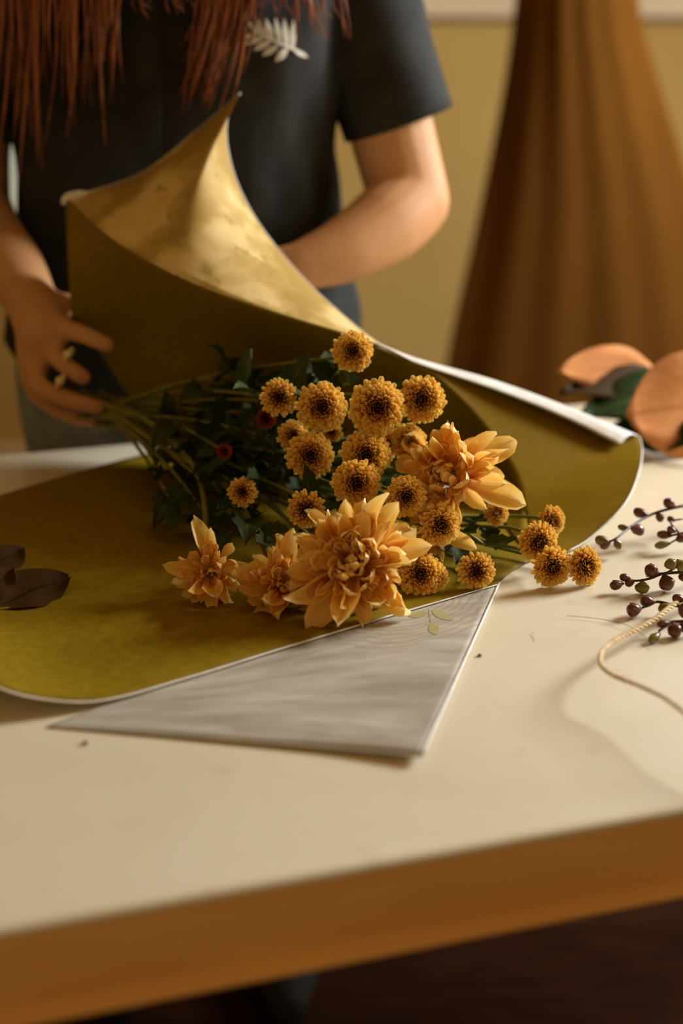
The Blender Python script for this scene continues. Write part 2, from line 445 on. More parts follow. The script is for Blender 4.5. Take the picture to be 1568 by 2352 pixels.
for s in (0.05, LEN - 0.11):
    for d in (0.05, depth - 0.11):
        q = O + U0 * s + N0 * d
        o = mesh_obj('leg', *box(Vector((q.x, q.y, 0.0)), U0 * 0.06, N0 * 0.06, Vector((0, 0, T - 0.0112))), M_TABLE_EDGE, smooth=False)
        world_child(bevel(o, 0.004), tb)

# ---------------------------------------------------------------- wrapping paper
wp = thing('wrapping_paper', 'olive wrapping paper sheet opened around the bouquet with pale curled edges', 'wrapping paper', atz(500, 1300, 0.002))
def pz(lst): return [atz(x, y, z) for x, y, z in lst]
def pY(lst): return [atY(x, y, Y) for x, y, Y in lst]
ground = [
    pz([(-240, 1430, .034), (-110, 1515, .030), (0, 1581, .021), (95, 1606, .012), (225, 1611, .005), (420, 1560, .0032), (640, 1492, .003), (860, 1425, .003), (1000, 1384, .003), (1141, 1343, .003)]),
    pz([(-240, 1400, .024), (-100, 1450, .020), (20, 1500, .012), (130, 1535, .006), (260, 1550, .0035), (450, 1500, .0030), (660, 1440, .003), (870, 1385, .003), (1020, 1352, .003), (1165, 1318, .003)]),
    pz([(-240, 1330, .004), (0, 1370, .003), (300, 1380, .003), (600, 1330, .003), (900, 1300, .003), (1210, 1290, .003)]),
    pz([(-240, 1250, .003), (0, 1230, .003), (300, 1200, .003), (600, 1180, .003), (900, 1200, .003), (1250, 1274, .003)]),
    pz([(-240, 1210, .003), (0, 1137, .003), (150, 1092, .003), (335, 1042, .003), (480, 1016, .003), (700, 1014, .003), (900, 1060, .003), (1100, 1170, .003), (1270, 1268, .003)]),
]
V, F, U = loft(ground, 60, 40)
o = mesh_obj('sheet', V, F, [M_OLIVE, M_OUTER], uv=U); world_child(o, wp); solid(o, 0.0011, -1, 1)
crease = pY([(150, 452, 1.45), (260, 550, 1.365), (420, 640, 1.30), (600, 708, 1.275), (790, 766, 1.285), (870, 792, 1.309), (930, 822, 1.312), (1000, 862, 1.315), (1100, 962, 1.305), (1178, 1080, 1.27), (1208, 1190, 1.212)]) + [atz(1240, 1272, .004)]
wall = [
    pY([(163, 716, 1.44), (225, 805, 1.44), (310, 920, 1.44), (480, 1040, 1.385), (700, 1070, 1.36), (820, 1082, 1.345), (940, 1098, 1.33), (1080, 1135, 1.29), (1150, 1190, 1.225)]) + [atz(1190, 1245, .004), atz(1225, 1278, .004)],
    pY([(156, 600, 1.455), (240, 690, 1.44), (365, 780, 1.42), (540, 860, 1.39), (740, 900, 1.365), (860, 930, 1.355), (970, 975, 1.335), (1090, 1040, 1.32), (1165, 1135, 1.265), (1200, 1215, 1.19)]) + [atz(1232, 1275, .004)],
    crease]
V, F, U = loft(wall, 70, 30)
o = mesh_obj('back_fold', V, F, [M_OLIVE, M_OUTER], uv=U); world_child(o, wp); solid(o, 0.0011, -1, 1)
# upper corner, bending back
nA = 60
edge_AB = crom(pY([(150, 450, 1.455), (215, 437, 1.475), (330, 394, 1.488), (450, 300, 1.492), (552, 213, 1.492)]), 26)
edge_BC = crom(pY([(552, 213, 1.492), (524, 262, 1.480), (521, 330, 1.468), (546, 425, 1.452), (602, 525, 1.43), (705, 648, 1.385), (830, 760, 1.345), (912, 816, 1.312)]), nA - 25)
outer = np.vstack([edge_AB, edge_BC[1:]])
cr = crom(pY([(150, 452, 1.45), (260, 550, 1.365), (420, 640, 1.30), (600, 708, 1.275), (790, 766, 1.285), (870, 792, 1.309), (912, 816, 1.311)]), nA)
mid = 0.5 * (outer + cr)
lift = np.sin(np.linspace(0, PI, nA))[:, None]
mid = mid + lift * np.array(tuple(-FWD * 0.004 + Vector((0, 0, 0.006))))
V, F, U = loft([cr, mid, outer], nA, 24)
o = mesh_obj('upper_corner', V, F, [M_FLOWERPRINT, M_OUTER], uv=U); world_child(o, wp); solid(o, 0.0008, -1, 1); o['label'] = 'upper corner with pale flower print'
# right flap
nR = 60
crR = crom(pY([(858, 792, 1.308), (930, 822, 1.312), (1000, 862, 1.315), (1100, 962, 1.305), (1178, 1080, 1.27), (1206, 1190, 1.212)]) + [atz(1232, 1274, .004)], nR)
top = crom(pY([(860, 786, 1.315), (950, 822, 1.325), (1130, 873, 1.345), (1300, 934, 1.35), (1440, 992, 1.347), (1468, 1002, 1.345)]), 38)
side = crom(pY([(1468, 1002, 1.345), (1474, 1030, 1.325), (1466, 1085, 1.27), (1432, 1160, 1.212)]) + [atz(1352, 1238, .004), atz(1300, 1268, .003)], nR - 37)
outR = np.vstack([top, side[1:]])
midR = 0.5 * (crR + outR) + np.sin(np.linspace(0, PI, nR))[:, None] * np.array((0.001, 0.001, 0.001))
V, F, U = loft([crR, midR, outR], nR, 24)
o = mesh_obj('right_flap', V, F, [M_OLIVE_LIT, M_OUTER], uv=U); world_child(o, wp); solid(o, 0.0014, -1, 1)
def paper_edge(C, r):
    V, F = tube(C, [r * .6, r, r, r, r * .6], 6); world_child(mesh_obj('paper_edge', V, F, M_OUTER), wp)
V, F = tube(pY([(146, 470, 1.445), (150, 456, 1.447), (172, 450, 1.45), (205, 442, 1.457)]), [.0025, .005, .005, .001], 10, 14)
world_child(mesh_obj('curled_corner', V, F, M_OUTER), wp)
paper_edge(edge_BC, .0009); paper_edge(edge_AB, .0005); paper_edge(side, .0010)
paper_edge(crom(ground[0], 60), .0009)
# rolled lip of the right flap, pale printed side out
lip_lo = crom(pY([(862, 796, 1.308), (950, 832, 1.314), (1130, 893, 1.325), (1290, 956, 1.326), (1424, 1022, 1.318)]), 38)
lip_top = crom(pY([(860, 786, 1.315), (950, 822, 1.325), (1130, 873, 1.345), (1300, 934, 1.35), (1464, 1001, 1.345)]), 38)
lip_mid = 0.5 * (lip_lo + lip_top) + np.linspace(0.1, 1, 38)[:, None] * np.array((0.0, -0.002, 0.006))
V, F, U = loft([lip_top, lip_mid, lip_lo], 38, 10)
o = mesh_obj('rolled_lip', V, F, [M_OUTER], uv=U); world_child(o, wp); solid(o, 0.0014, 0, 0)
o['label'] = 'pale printed outer side rolled over'

# grey printed sheet under it
ps = thing('printed_sheet', 'grey wood grain printed paper sheet lying under the olive paper', 'paper', atz(700, 1600, 0.001))
front = crom(pz([(108, 1668, .0010), (250, 1678, .0015), (450, 1694, .002), (760, 1718, .0035), (968, 1736, .006)]), 50)
m1 = crom(pz([(-40, 1690, .0008), (250, 1622, .0012), (560, 1580, .0012), (860, 1560, .0015), (1058, 1545, .003)]), 50)
back = crom(pz([(330, 1585, .0008), (480, 1500, .001), (760, 1400, .001), (1000, 1340, .0012), (1150, 1330, .0016)]), 50)
m1 = 0.5 * (front + back)
V, F, U = loft([front, m1, back], 50, 24)
pse = (front, crom([front[-1], m1[-1], back[-1]], 24))
o = mesh_obj('sheet', V, F, [M_WOODPRINT, M_OUTER], uv=U); world_child(o, ps); solid(o, 0.0012, -1, 1)
for C_, r_ in ((pse[1], .0011), (pse[0], .0004)):
    Ve, Fe = tube(C_, [r_], 6); world_child(mesh_obj('paper_edge', Ve, Fe, M_OUTER), ps)
bvh = BVHTree.FromPolygons([Vector(v) for v in V], F)
def on_sheet(x, y, tree=None, off=0.0006):
    d = ray(x, y).normalized(); h = (tree or bvh).ray_cast(CAMP, d)
    return h[0] - d * off if h[0] is not None else atz(x, y, 0.003)
def leafprint(a, b, wpx, name='leaf_print'):
    a = Vector(a); b = Vector(b); d = b - a; nrm = Vector((-d.y, d.x)).normalized()
    L = [a + d * t + nrm * wpx * math.sin(PI * t ** 0.85) for t in np.linspace(0, 1, 9)]
    Rr = [a + d * t - nrm * wpx * math.sin(PI * t ** 0.85) for t in np.linspace(0, 1, 9)]
    V = [on_sheet(*q) for q in L] + [on_sheet(*q) for q in Rr]
    F = [(i, i + 1, 9 + i + 1, 9 + i) for i in range(8)]
    world_child(mesh_obj(name, V, F, M_LEAFPRINT, smooth=False), ps)
leafprint((990, 1402), (1040, 1424), 9); leafprint((984, 1408), (936, 1416), 7); leafprint((988, 1430), (1004, 1458), 13)
leafprint((984, 1398), (990, 1436), 1.5, 'stalk_print')

# ---------------------------------------------------------------- petals
def petal_mesh(name, mat, hw, cup, curl, twist=0.0, tipw=0.25, peak=0.65, nx=4, ny=4, u=0.9, wave=0.0, notch=0.0, base=0.5, seed=0, side=0.0):
    rnd = random.Random(seed); V = []; U = []; F = []
    ph = rnd.uniform(0, 6)
    for i in range(ny + 1):
        t = i / ny
        if name == 'b': t = (0, .34, .66, .86, .96, 1.0)[i]
        if t < peak: s = t / peak; w = base + (1 - base) * (s * s * (3 - 2 * s))
        else: s = (t - peak) / (1 - peak); w = math.sqrt(max(0, 1 - s ** (2.4 if name == 'b' else 2.0))) * (1 - tipw) + tipw * (1 - s * (0.45 if name == 'b' else 0.8))
        w *= hw
        for j in range(nx + 1):
            e = 2 * j / nx - 1
            x = w * e; y = t + notch * (abs(e) - 1) * 0.0
            z = cup * hw * (e * e) * (0.4 + 0.6 * math.sin(PI * min(t * 0.9 + 0.05, 1))) + curl * t * t + wave * hw * math.sin(e * 3 + t * 7 + ph) * t
            if i == ny and notch: y -= notch * (0.5 + 0.5 * math.cos(e * PI * 2)) * (0.2 + abs(e))
            an = twist * t; c, sn = math.cos(an), math.sin(an)
            x, z = x * c - (z - curl * t * t) * sn, x * sn + (z - curl * t * t) * c + curl * t * t
            x += side * t * t
            # bend with the curl so that length is kept
            y = y * (1 - 0.35 * abs(curl) * t)
            V.append((x, y, z)); U.append((u if name.startswith('b') else j / nx, t))
    for i in range(ny):
        for j in range(nx):
            a = i * (nx + 1) + j; F.append((a, a + 1, a + nx + 2, a + nx + 1))
    me = bpy.data.meshes.new('petal'); me.from_pydata(V, [], F); me.materials.append(mat)
    l = me.uv_layers.new(name='UVMap')
    vi = np.empty(len(me.loops), dtype=np.int32); me.loops.foreach_get('vertex_index', vi)
    l.data.foreach_set('uv', np.asarray(U, dtype=np.float32)[vi].ravel())
    me.polygons.foreach_set('use_smooth', [True] * len(me.polygons)); me.update()
    return me, np.array(V), F, U

def frame(base, d, zhint, L):                # petal placement: local y along d, z towards zhint
    y = d.normalized(); z = zhint - y * zhint.dot(y)
    if z.length < 1e-5: z = Vector((0.1, 0.2, 1)) - y * y.dot(Vector((0.1, 0.2, 1)))
    z.normalize(); x = y.cross(z)
    M = Matrix((x * L, y * L, z * L)).transposed().to_4x4(); M.translation = base
    return M

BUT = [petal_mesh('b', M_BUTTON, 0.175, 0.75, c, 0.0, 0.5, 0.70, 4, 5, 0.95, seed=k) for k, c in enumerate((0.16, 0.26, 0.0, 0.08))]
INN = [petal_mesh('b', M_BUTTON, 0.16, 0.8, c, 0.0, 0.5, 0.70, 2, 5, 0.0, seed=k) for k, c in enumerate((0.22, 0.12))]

def bloom_proto(seed, N, openness):
    """A unit bloom, axis +Z: placements of the outer petals, and one mesh of the inner florets."""
    rnd = random.Random(seed); pet = []; mb = MB()
    for i in range(N):
        u = math.sqrt((i + 0.5) / N); az = i * 2.39996 + rnd.uniform(-.09, .09)
        if u < 0.10: continue
        th = math.radians(6 + 98 * (u ** openness) + rnd.uniform(-7, 7))
        rad = Vector((math.cos(az), math.sin(az), 0))
        base = rad * (0.40 * u) + Vector((0, 0, 0.04 - 0.24 * u * u))
        d = rad * math.sin(th) + Vector((0, 0, math.cos(th)))
        L = (0.17 + 0.48 * u ** 0.8) * rnd.uniform(.93, 1.08)
        zh = Vector((0, 0, 1)) * math.sin(th) - rad * math.cos(th)
        M = frame(base, d, zh, L)
        if u > 0.80: pet.append((M, rnd.randrange(4)))
        else:
            src = INN[rnd.randrange(2)] if u < 0.5 else BUT[rnd.randrange(4)]
            A = np.array(M)[:3, :3]; P = src[1] @ A.T + np.array(M.translation)
            mb.add([tuple(q) for q in P], src[2], [(u, t) for _, t in src[3]])
    # dark disc of unopened florets
    for i in range(26):
        u = math.sqrt((i + .5) / 26) * 0.11; az = i * 2.4
        q = Vector((math.cos(az) * u, math.sin(az) * u, 0.03))
        V, F = tube([q, q + Vector((0, 0, 0.12))], [0.016, 0.02], 5); mb.add([tuple(v) for v in V], F, [(0, 0.05 if k < 5 else 0.2) for k in range(10)])
    V, F = tube([Vector((0, 0, -0.25)), Vector((0, 0, -0.1)), Vector((0, 0, 0.05))], [0.1, 0.40, 0.34], 14)
    mb.add([tuple(v) for v in V], F, [(0, 0)] * len(V))
    o = mb.build('florets', M_BUTTON); me = o.data; bpy.data.objects.remove(o)
    return pet, me
FULL = [bloom_proto(s, 205, 1.05) for s in (1, 2, 3)]
YOUNG = [bloom_proto(s, 96, 0.80) for s in (11, 12)]

def calyx_mesh():
    mb = MB(); V, F = tube([Vector((0, 0, -0.50)), Vector((0, 0, -0.40)), Vector((0, 0, -0.27)), Vector((0, 0, -0.16))], [0.09, 0.22, 0.40, 0.44], 12)
    mb.add(V, F)
    for k in range(12):
        a = k * PI / 6; r = Vector((math.cos(a), math.sin(a), 0)); s = Vector((-r.y, r.x, 0))
        b0 = r * .34 + Vector((0, 0, -.32))
        mb.add([b0 - s * .09, b0 + s * .09, r * .62 + s * .04 + Vector((0, 0, -.22)), r * .62 - s * .04 + Vector((0, 0, -.22))], [(0, 1, 2, 3)])
    o = mb.build('calyx', M_CALYX); me = o.data; bpy.data.objects.remove(o); return me
CALYX = calyx_mesh()

def leaf_mesh(seed, lobed=True, mat=None, hw=0.3, droop=-0.25, fold=0.5, blunt=0.95):
    rnd = random.Random(seed); n = 15; V = []; U = []; F = []
    for i in range(n):
        t = i / (n - 1)
        w = hw * math.sin(PI * (0.06 + 0.92 * t) ** (0.8 if lobed else 0.95)) ** (1.0 if lobed else blunt)
        if lobed: w *= 0.72 + 0.38 * (0.5 + 0.5 * math.sin(t * 21 + seed)) * (1 - 0.3 * t)
        w = max(w, 0.012)
        for j in range(5):
            e = j / 2 - 1
            V.append((w * e, t, fold * w * abs(e) + droop * t * t + 0.03 * math.sin(e * 3 + t * 9 + seed)))
            U.append((0.5 + 0.5 * e, t))
    for i in range(n - 1):
        for j in range(4):
            a = i * 5 + j; F.append((a, a + 1, a + 6, a + 5))
    o = mesh_obj('leaf', V, F, mat or M_LEAF, uv=U); me = o.data; bpy.data.objects.remove(o); return me
LEAVES = [leaf_mesh(s, True, None, h, d) for s, h, d in ((1, .30, -.25), (2, .26, .15), (3, .34, -.4), (4, .28, -.1))]

GATHER = atY(262, 952, 1.385)
def stem_to(root, start, back_dir, r0, idx, leaves=2, via=None, rnd=random, gather=None):
    g = (gather or GATHER) + Vector((rnd.uniform(-.012, .012), rnd.uniform(-.012, .012), rnd.uniform(-.014, .014)))
    L = (g - start).length
    P = [start, start + back_dir * min(0.035, L * .2)]
    if via is not None: P.append(via)
    mid = P[-1].lerp(g, 0.5); mid.z = max(mid.z, T + 0.012) + rnd.uniform(-.006, .012)
    P += [mid, g, g + (g - mid).normalized() * 0.05]
    for q in P: q.z = max(q.z, T + 0.008)
    V, F = tube(P, [r0, r0 * 1.1, r0 * 1.35], 7, 26)
    o = mesh_obj('stem', V, F, M_STEM); world_child(o, root)
    C = crom(P, 40)
    for k in range(leaves):
        i = int(rnd.uniform(2, 20)); q = Vector(C[i]); t = Vector(C[i + 1] - C[i]).normalized()
        d = Vector((rnd.uniform(-1, 1), rnd.uniform(-1, .4), rnd.uniform(-.2, 1))); d = (d - t * d.dot(t)).normalized() - t * 0.5
        if q.z + d.normalized().z * .04 < T + .01: d.z = abs(d.z)
        M = frame(q, d, Vector((rnd.uniform(-.3, .3), -.5, 1)), rnd.uniform(.028, .05))
        me = LEAVES[rnd.randrange(4)]
        lo = link('leaf', me); lo.matrix_world = M; world_child(lo, root)
        lo.matrix_basis = M
    return P

def axis_of(px, py, ox, oy):
    v = -ray(px, py).normalized(); r = RGT - v * RGT.dot(v); r.normalize(); u = v.cross(r)
    q = max(1 - ox * ox - oy * oy, 0.02)
    return (r * ox + u * oy + v * math.sqrt(q)).normalized()

def button_mum(label, px, py, R, ox, oy, Y, young=False, leaves=2, scale_y=1.0, seed=0, via=None):
    rnd = random.Random(seed * 31 + 5)
    if px < 1130: Y = 1.06 + (Y - 1.06) * 0.62          # the heads form a steep dome
    C = atY(px, py, Y); s = R * perpx(C); ax = axis_of(px, py, ox, oy)
    if C.z < T + 0.85 * s + .003: C.z = T + 0.85 * s + .003
    q = ax.to_track_quat('Z', 'Y').to_matrix().to_4x4() @ Matrix.Rotation(rnd.uniform(0, 6.28), 4, 'Z')
    M = Matrix.Translation(C - ax * s * 0.08) @ q @ Matrix.Diagonal((s, s, s, 1))
    root = thing('button_chrysanthemum', label, 'flower', M=M, group='bronze button chrysanthemums in the bouquet')
    pet, fm = (YOUNG if young else FULL)[seed % (2 if young else 3)]
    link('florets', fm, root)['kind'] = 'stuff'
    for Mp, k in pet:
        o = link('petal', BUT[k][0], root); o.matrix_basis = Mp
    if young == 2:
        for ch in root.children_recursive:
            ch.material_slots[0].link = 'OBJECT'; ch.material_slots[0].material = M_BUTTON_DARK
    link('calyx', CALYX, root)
    stem_to(root, M @ Vector((0, 0, -0.45)), -ax, 0.0016, seed, leaves, via, rnd)
    return root

MUMS = [  # label, px, py, R, axis x, axis y, Y, young
 ('topmost small bronze bloom, alone against the dark paper wall', 811, 806, 49, .12, .10, 1.255, 0),
 ('small bronze bloom with broad dark eye, leftmost of the upper row', 640, 913, 46, .0, .0, 1.235, 1),
 ('round bronze bloom in upper row between the dark-eyed one and the largest', 738, 935, 61, .05, .0, 1.20, 0),
 ('largest round bronze bloom, full and forward in the upper row', 868, 936, 68, .12, .0, 1.185, 0),
 ('bronze bloom at right end of the upper row, beside the paper crease', 969, 917, 57, .10, .0, 1.215, 0),
 ('bronze bloom half hidden, peeping out left under two round blooms', 674, 999, 38, .15, .12, 1.225, 0),
 ('bronze bloom mostly hidden below the second bloom of the upper row', 762, 992, 27, .1, .0, 1.235, 0),
 ('deep bronze bloom in the middle row, just above dark leaves', 712, 1047, 57, .06, -.03, 1.17, 0),
 ('plump bronze bloom directly below the largest one', 842, 1045, 60, .15, .05, 1.165, 0),
 ('narrow tilted bronze bloom beside the right golden flower', 937, 1012, 44, .02, .20, 1.20, 0),
 ('bronze bloom tucked behind the plump one, only its right rim out', 885, 1022, 38, .35, .1, 1.205, 0),
 ('bronze bloom overlapped by tips of the biggest golden flower', 820, 1112, 58, .12, -.10, 1.12, 0),
 ('small blurred bronze bloom standing apart among dark stems', 557, 1130, 36, -.02, -.02, 1.20, 1),
 ('bronze bloom with dark eye, touching top left of biggest golden flower', 703, 1172, 47, .02, -.2, 1.11, 1),
 ('bronze bloom above the right side of the biggest golden flower', 934, 1142, 50, .22, -.10, 1.095, 0),
 ('bronze bloom tilted right, lying below the right golden flower', 1015, 1207, 52, .40, -.10, 1.085, 0),
 ('large bronze bloom half under the golden petals at lower right', 966, 1318, 56, .10, .15, 1.056, 0),
 ('bronze bloom with green heart resting on the paper near its corner', 1095, 1313, 47, .18, -.15, 1.068, 1),
 ('shaded bronze bloom under the right golden flower, facing right', 1143, 1176, 33, .50, .1, 1.15, 0),
 ('uppermost bronze bloom of the front three beyond the paper', 1240, 1248, 50, .42, -.28, 1.10, 0),
 ('bronze bloom seen from the side, rearmost of those beyond the paper', 1272, 1197, 38, .62, -.1, 1.13, 0),
 ('bronze bloom resting on bare table in front of the others', 1272, 1310, 50, .38, -.30, 1.072, 0),
 ('rightmost bronze bloom, turned away near the budded twigs', 1350, 1306, 48, .66, -.05, 1.078, 0),
 ('dark hearted bronze bloom squeezed between two lower right blooms', 982, 1152, 34, .2, .0, 1.155, 1),
 ('bronze bloom flattened on the paper under the larger lower right one', 998, 1346, 38, .35, -.25, 1.058, 0),
 ('tiny dim dark red bloom behind the dark-eyed upper left one', 610, 962, 25, -.1, -.1, 1.27, 2),
 ('tiny dim unopened red bloom among the stems', 515, 1037, 19, .0, .0, 1.25, 2),
]
for k, (lab, px, py, R, ox, oy, Y, yg) in enumerate(MUMS):
    via = None
    if px > 1130: via = atY(1010, 1200 + (py - 1250) * 0.35, 1.17)
    button_mum(lab, px, py, R, ox, oy, Y, yg, 3 if px < 1000 else 2, seed=k, via=via)

# ---------------------------------------------------------------- large golden flowers
BIGP = [petal_mesh('g', M_BIG, hw, cup, curl, tw, 0.12, pk, 4, 8, wave=wv, notch=no, base=0.42, seed=k, side=sd)
        for k, (hw, cup, curl, tw, pk, wv, no, sd) in enumerate((
            (.165, .75, .14, .1, .52, .16, .00, .07), (.14, .95, .32, .6, .48, .18, .00, -.09), (.185, .6, -.24, -.3, .55, .20, .06, .06),
            (.13, 1.1, .42, 1.0, .52, .16, .00, .10), (.16, .8, -.40, .3, .50, .22, .05, -.09), (.18, .9, .08, -.8, .56, .26, .04, .05)))]
INNP = [petal_mesh('g', M_BIG, hw, .8, curl, tw, 0.25, .66, 4, 5, wave=.12, base=.45, seed=20 + k, notch=no)
        for k, (hw, curl, tw, no) in enumerate(((.27, .45, .3, .04), (.23, .65, -.5, 0), (.22, -.05, .5, .07), (.30, .30, -.15, .05)))]

def golden_flower(label, px, py, Rpx, ox, oy, Y, tips, n_in, seed, droop=0.0, inner=0.62, via=None):
    rnd = random.Random(seed)
    C = atY(px, py, Y); s = Rpx * perpx(C); ax = axis_of(px, py, ox, oy)
    q = ax.to_track_quat('Z', 'Y').to_matrix().to_4x4()
    M = Matrix.Translation(C) @ q
    root = thing('golden_chrysanthemum', label, 'flower', M=M, group='large golden chrysanthemums in the bouquet')
    Mi = M.inverted()
    def put(me, Mw):
        o = link('petal', me, root); o.matrix_basis = Mi @ Mw
    for (tx, ty, dY, v) in tips:                           # the long outer petals
        tip = atY(tx, ty, Y + dY)
        if tip.z < T + 0.005: tip = atz(tx, ty, 0.005)
        r = tip - C; ra = r - ax * r.dot(ax)
        ra = ra.normalized() if ra.length > 1e-5 else RGT
        base = C + ra * s * 0.10 - ax * s * 0.12
        d = tip - base
        put(BIGP[v % 6][0], frame(base, d, ax + Vector((rnd.uniform(-.25, .25), rnd.uniform(-.1, .1), rnd.uniform(-.1, .3))), d.length * 1.04))
    Q3 = q.to_3x3()
    for i in range(n_in):                                  # shaggy dome of shorter petals
        u = math.sqrt((i + .5) / n_in); az = i * 2.39996 + rnd.uniform(-.3, .3)
        a = Vector((math.cos(az), math.sin(az), 0)); th = math.radians(4 + 80 * u + rnd.uniform(-22, 22))
        zd = Q3 @ (a * math.sin(th) + Vector((0, 0, math.cos(th))))
        base = C + Q3 @ (a * (0.40 * u)) * s + ax * s * (0.05 - 0.20 * u * u)
        zh = Q3 @ (Vector((rnd.uniform(-.5, .5), rnd.uniform(-.5, .5), math.sin(th))) - a * math.cos(th))
        L = s * (0.13 + inner * .62 * u) * rnd.uniform(.65, 1.3)
        if (base + zd * L).z < T + .006: zd = zd + Vector((0, 0, (T + .006 - (base + zd * L).z) / L))
        src = INNP[rnd.randrange(4)] if u < 0.8 or rnd.random() < .5 else BIGP[rnd.randrange(6)]
        put(src[0], frame(base, zd, zh, L))
    V, F = tube([C - ax * s * .30, C - ax * s * .22, C - ax * s * .10], [.004, s * .13, s * .15], 12)
    world_child(mesh_obj('calyx', V, F, M_CALYX), root)
    stem_to(root, C - ax * s * .28, -ax, 0.0026, seed, 3, via, rnd)
    return root

golden_flower('biggest golden chrysanthemum with long ragged petals, front and centre of bouquet', 815, 1290, 168, .10, .12, 1.022, [
    (800, 1128, .02, 1), (866, 1108, .03, 3), (762, 1175, .0, 5), (905, 1150, .03, 0), (960, 1190, .03, 2), (985, 1248, .02, 0), (980, 1300, -.01, 3),
    (720, 1195, .012, 0), (840, 1150, .012, 2), (990, 1275, .012, 4), (655, 1330, -.005, 0), (660, 1400, -.01, 2),
    (945, 1403, -.01, 5), (905, 1392, .0, 2), (680, 1215, .0, 4), (668, 1365, -.015, 5), (690, 1310, .0, 1), (730, 1240, .0, 3),
    (645, 1425, -.005, 3), (726, 1454, -.01, 2), (790, 1458, -.012, 0), (760, 1440, -.012, 3), (845, 1420, -.015, 4), (880, 1420, -.01, 1),
    (830, 1180, -.005, 2), (890, 1215, -.005, 4), (925, 1330, -.01, 0), (750, 1390, -.025, 1), (700, 1290, -.02, 2)], 120, 101, via=atY(560, 1110, 1.22))
golden_flower('golden chrysanthemum with crumpled short petals, second from the front left', 652, 1350, 108, .05, -.0, 1.03, [
    (668, 1213, .025, 0), (700, 1260, .02, 2), (628, 1228, .02, 5), (575, 1275, .01, 2), (528, 1325, .0, 5), (545, 1365, -.005, 0), (562, 1300, .0, 2), (575, 1415, -.01, 4),
    (600, 1447, -.01, 3), (640, 1432, -.015, 5), (690, 1410, -.015, 1), (715, 1310, .0, 0), (610, 1385, -.02, 2)], 90, 102, inner=.80, via=atY(520, 1120, 1.2))
golden_flower('drooping golden chrysanthemum with few petals, leftmost on the olive paper', 484, 1318, 108, .05, -.15, 1.048, [
    (470, 1178, .01, 4), (490, 1200, .015, 1), (367, 1302, -.005, 0), (392, 1352, -.005, 2), (425, 1405, -.012, 3), (468, 1396, -.015, 0), (508, 1426, -.018, 1), (540, 1385, -.012, 5),
    (562, 1290, .0, 2), (545, 1330, -.005, 5), (440, 1378, -.02, 4), (520, 1270, .0, 0), (495, 1398, -.02, 2), (420, 1290, .0, 5)], 46, 103, inner=.60, via=atY(455, 1090, 1.22))
golden_flower('golden chrysanthemum facing left, its long petals fanned right against the paper flap', 1020, 1088, 150, -.35, .20, 1.118, [
    (1000, 972, .0, 1), (970, 985, .0, 3), (1050, 985, .01, 0), (1100, 990, .02, 2), (1140, 1000, .02, 0), (1172, 1012, .035, 5), (1165, 1050, .02, 3), (1188, 1100, .03, 2), (1190, 1140, .03, 0),
    (1150, 1150, .015, 4), (1100, 1162, .0, 0), (1070, 1140, -.01, 5), (940, 1075, -.01, 1), (948, 1035, -.005, 5), (1140, 1080, .005, 2), (1120, 1040, .0, 4), (1000, 1140, -.01, 2), (960, 1110, -.01, 0), (1060, 1160, .0, 3)], 92, 104, inner=.7)
golden_flower('golden chrysanthemum mostly hidden low behind the tilted bronze bloom', 985, 1215, 92, .10, -.2, 1.10, [
    (1095, 1255, .0, 0), (1060, 1190, .01, 2), (945, 1215, .0, 4), (1000, 1270, .0, 5), (930, 1255, .0, 1), (1020, 1290, .0, 3)], 26, 105, inner=.6)

# ---------------------------------------------------------------- leafy stems without a bloom
fol = random.Random(55)
FOL = [(660, 850, 1.27, 'leafy green shoot left of the topmost bloom'), (800, 880, 1.25, 'small leafy shoot between the upper row and topmost bloom'),
       (440, 980, 1.31, 'dark leafy shoot in the shade of the paper wall'), (500, 950, 1.32, 'dark leafy shoot high among the stems'), (580, 1060, 1.23, 'dark leafy shoot beside the deep bronze bloom'),
       (430, 1200, 1.18, 'dark leafy shoot drooping left above the drooping golden flower'), (600, 1180, 1.18, 'dark leafy shoot over the crumpled golden flower'), (640, 1090, 1.2, 'broad leafed shoot left of the deep bronze bloom'),
       (1120, 1225, 1.16, 'glossy leafy shoot pointing right under the right golden flower'), (1110, 1300, 1.12, 'low leafy shoot lying right beyond the paper corner'), (1050, 1270, 1.13, 'dark leafy shoot deep in the lower right of the bouquet'),
       (560, 930, 1.29, 'thin leafy shoot beside the leftmost upper bloom'), (480, 1120, 1.24, 'dim leafy shoot left of the blurred small bloom'), (720, 1120, 1.19, 'dark leafy shoot under the deep bronze bloom'),
       (530, 1225, 1.14, 'dark leafy shoot between the drooping and the crumpled golden flowers'), (400, 1090, 1.27, 'dark leafy shoot low at the left edge of the stems'), (620, 1240, 1.12, 'dark leafy shoot just behind the crumpled golden flower'), (520, 1010, 1.28, 'dark leafy shoot around the dim unopened bloom')]
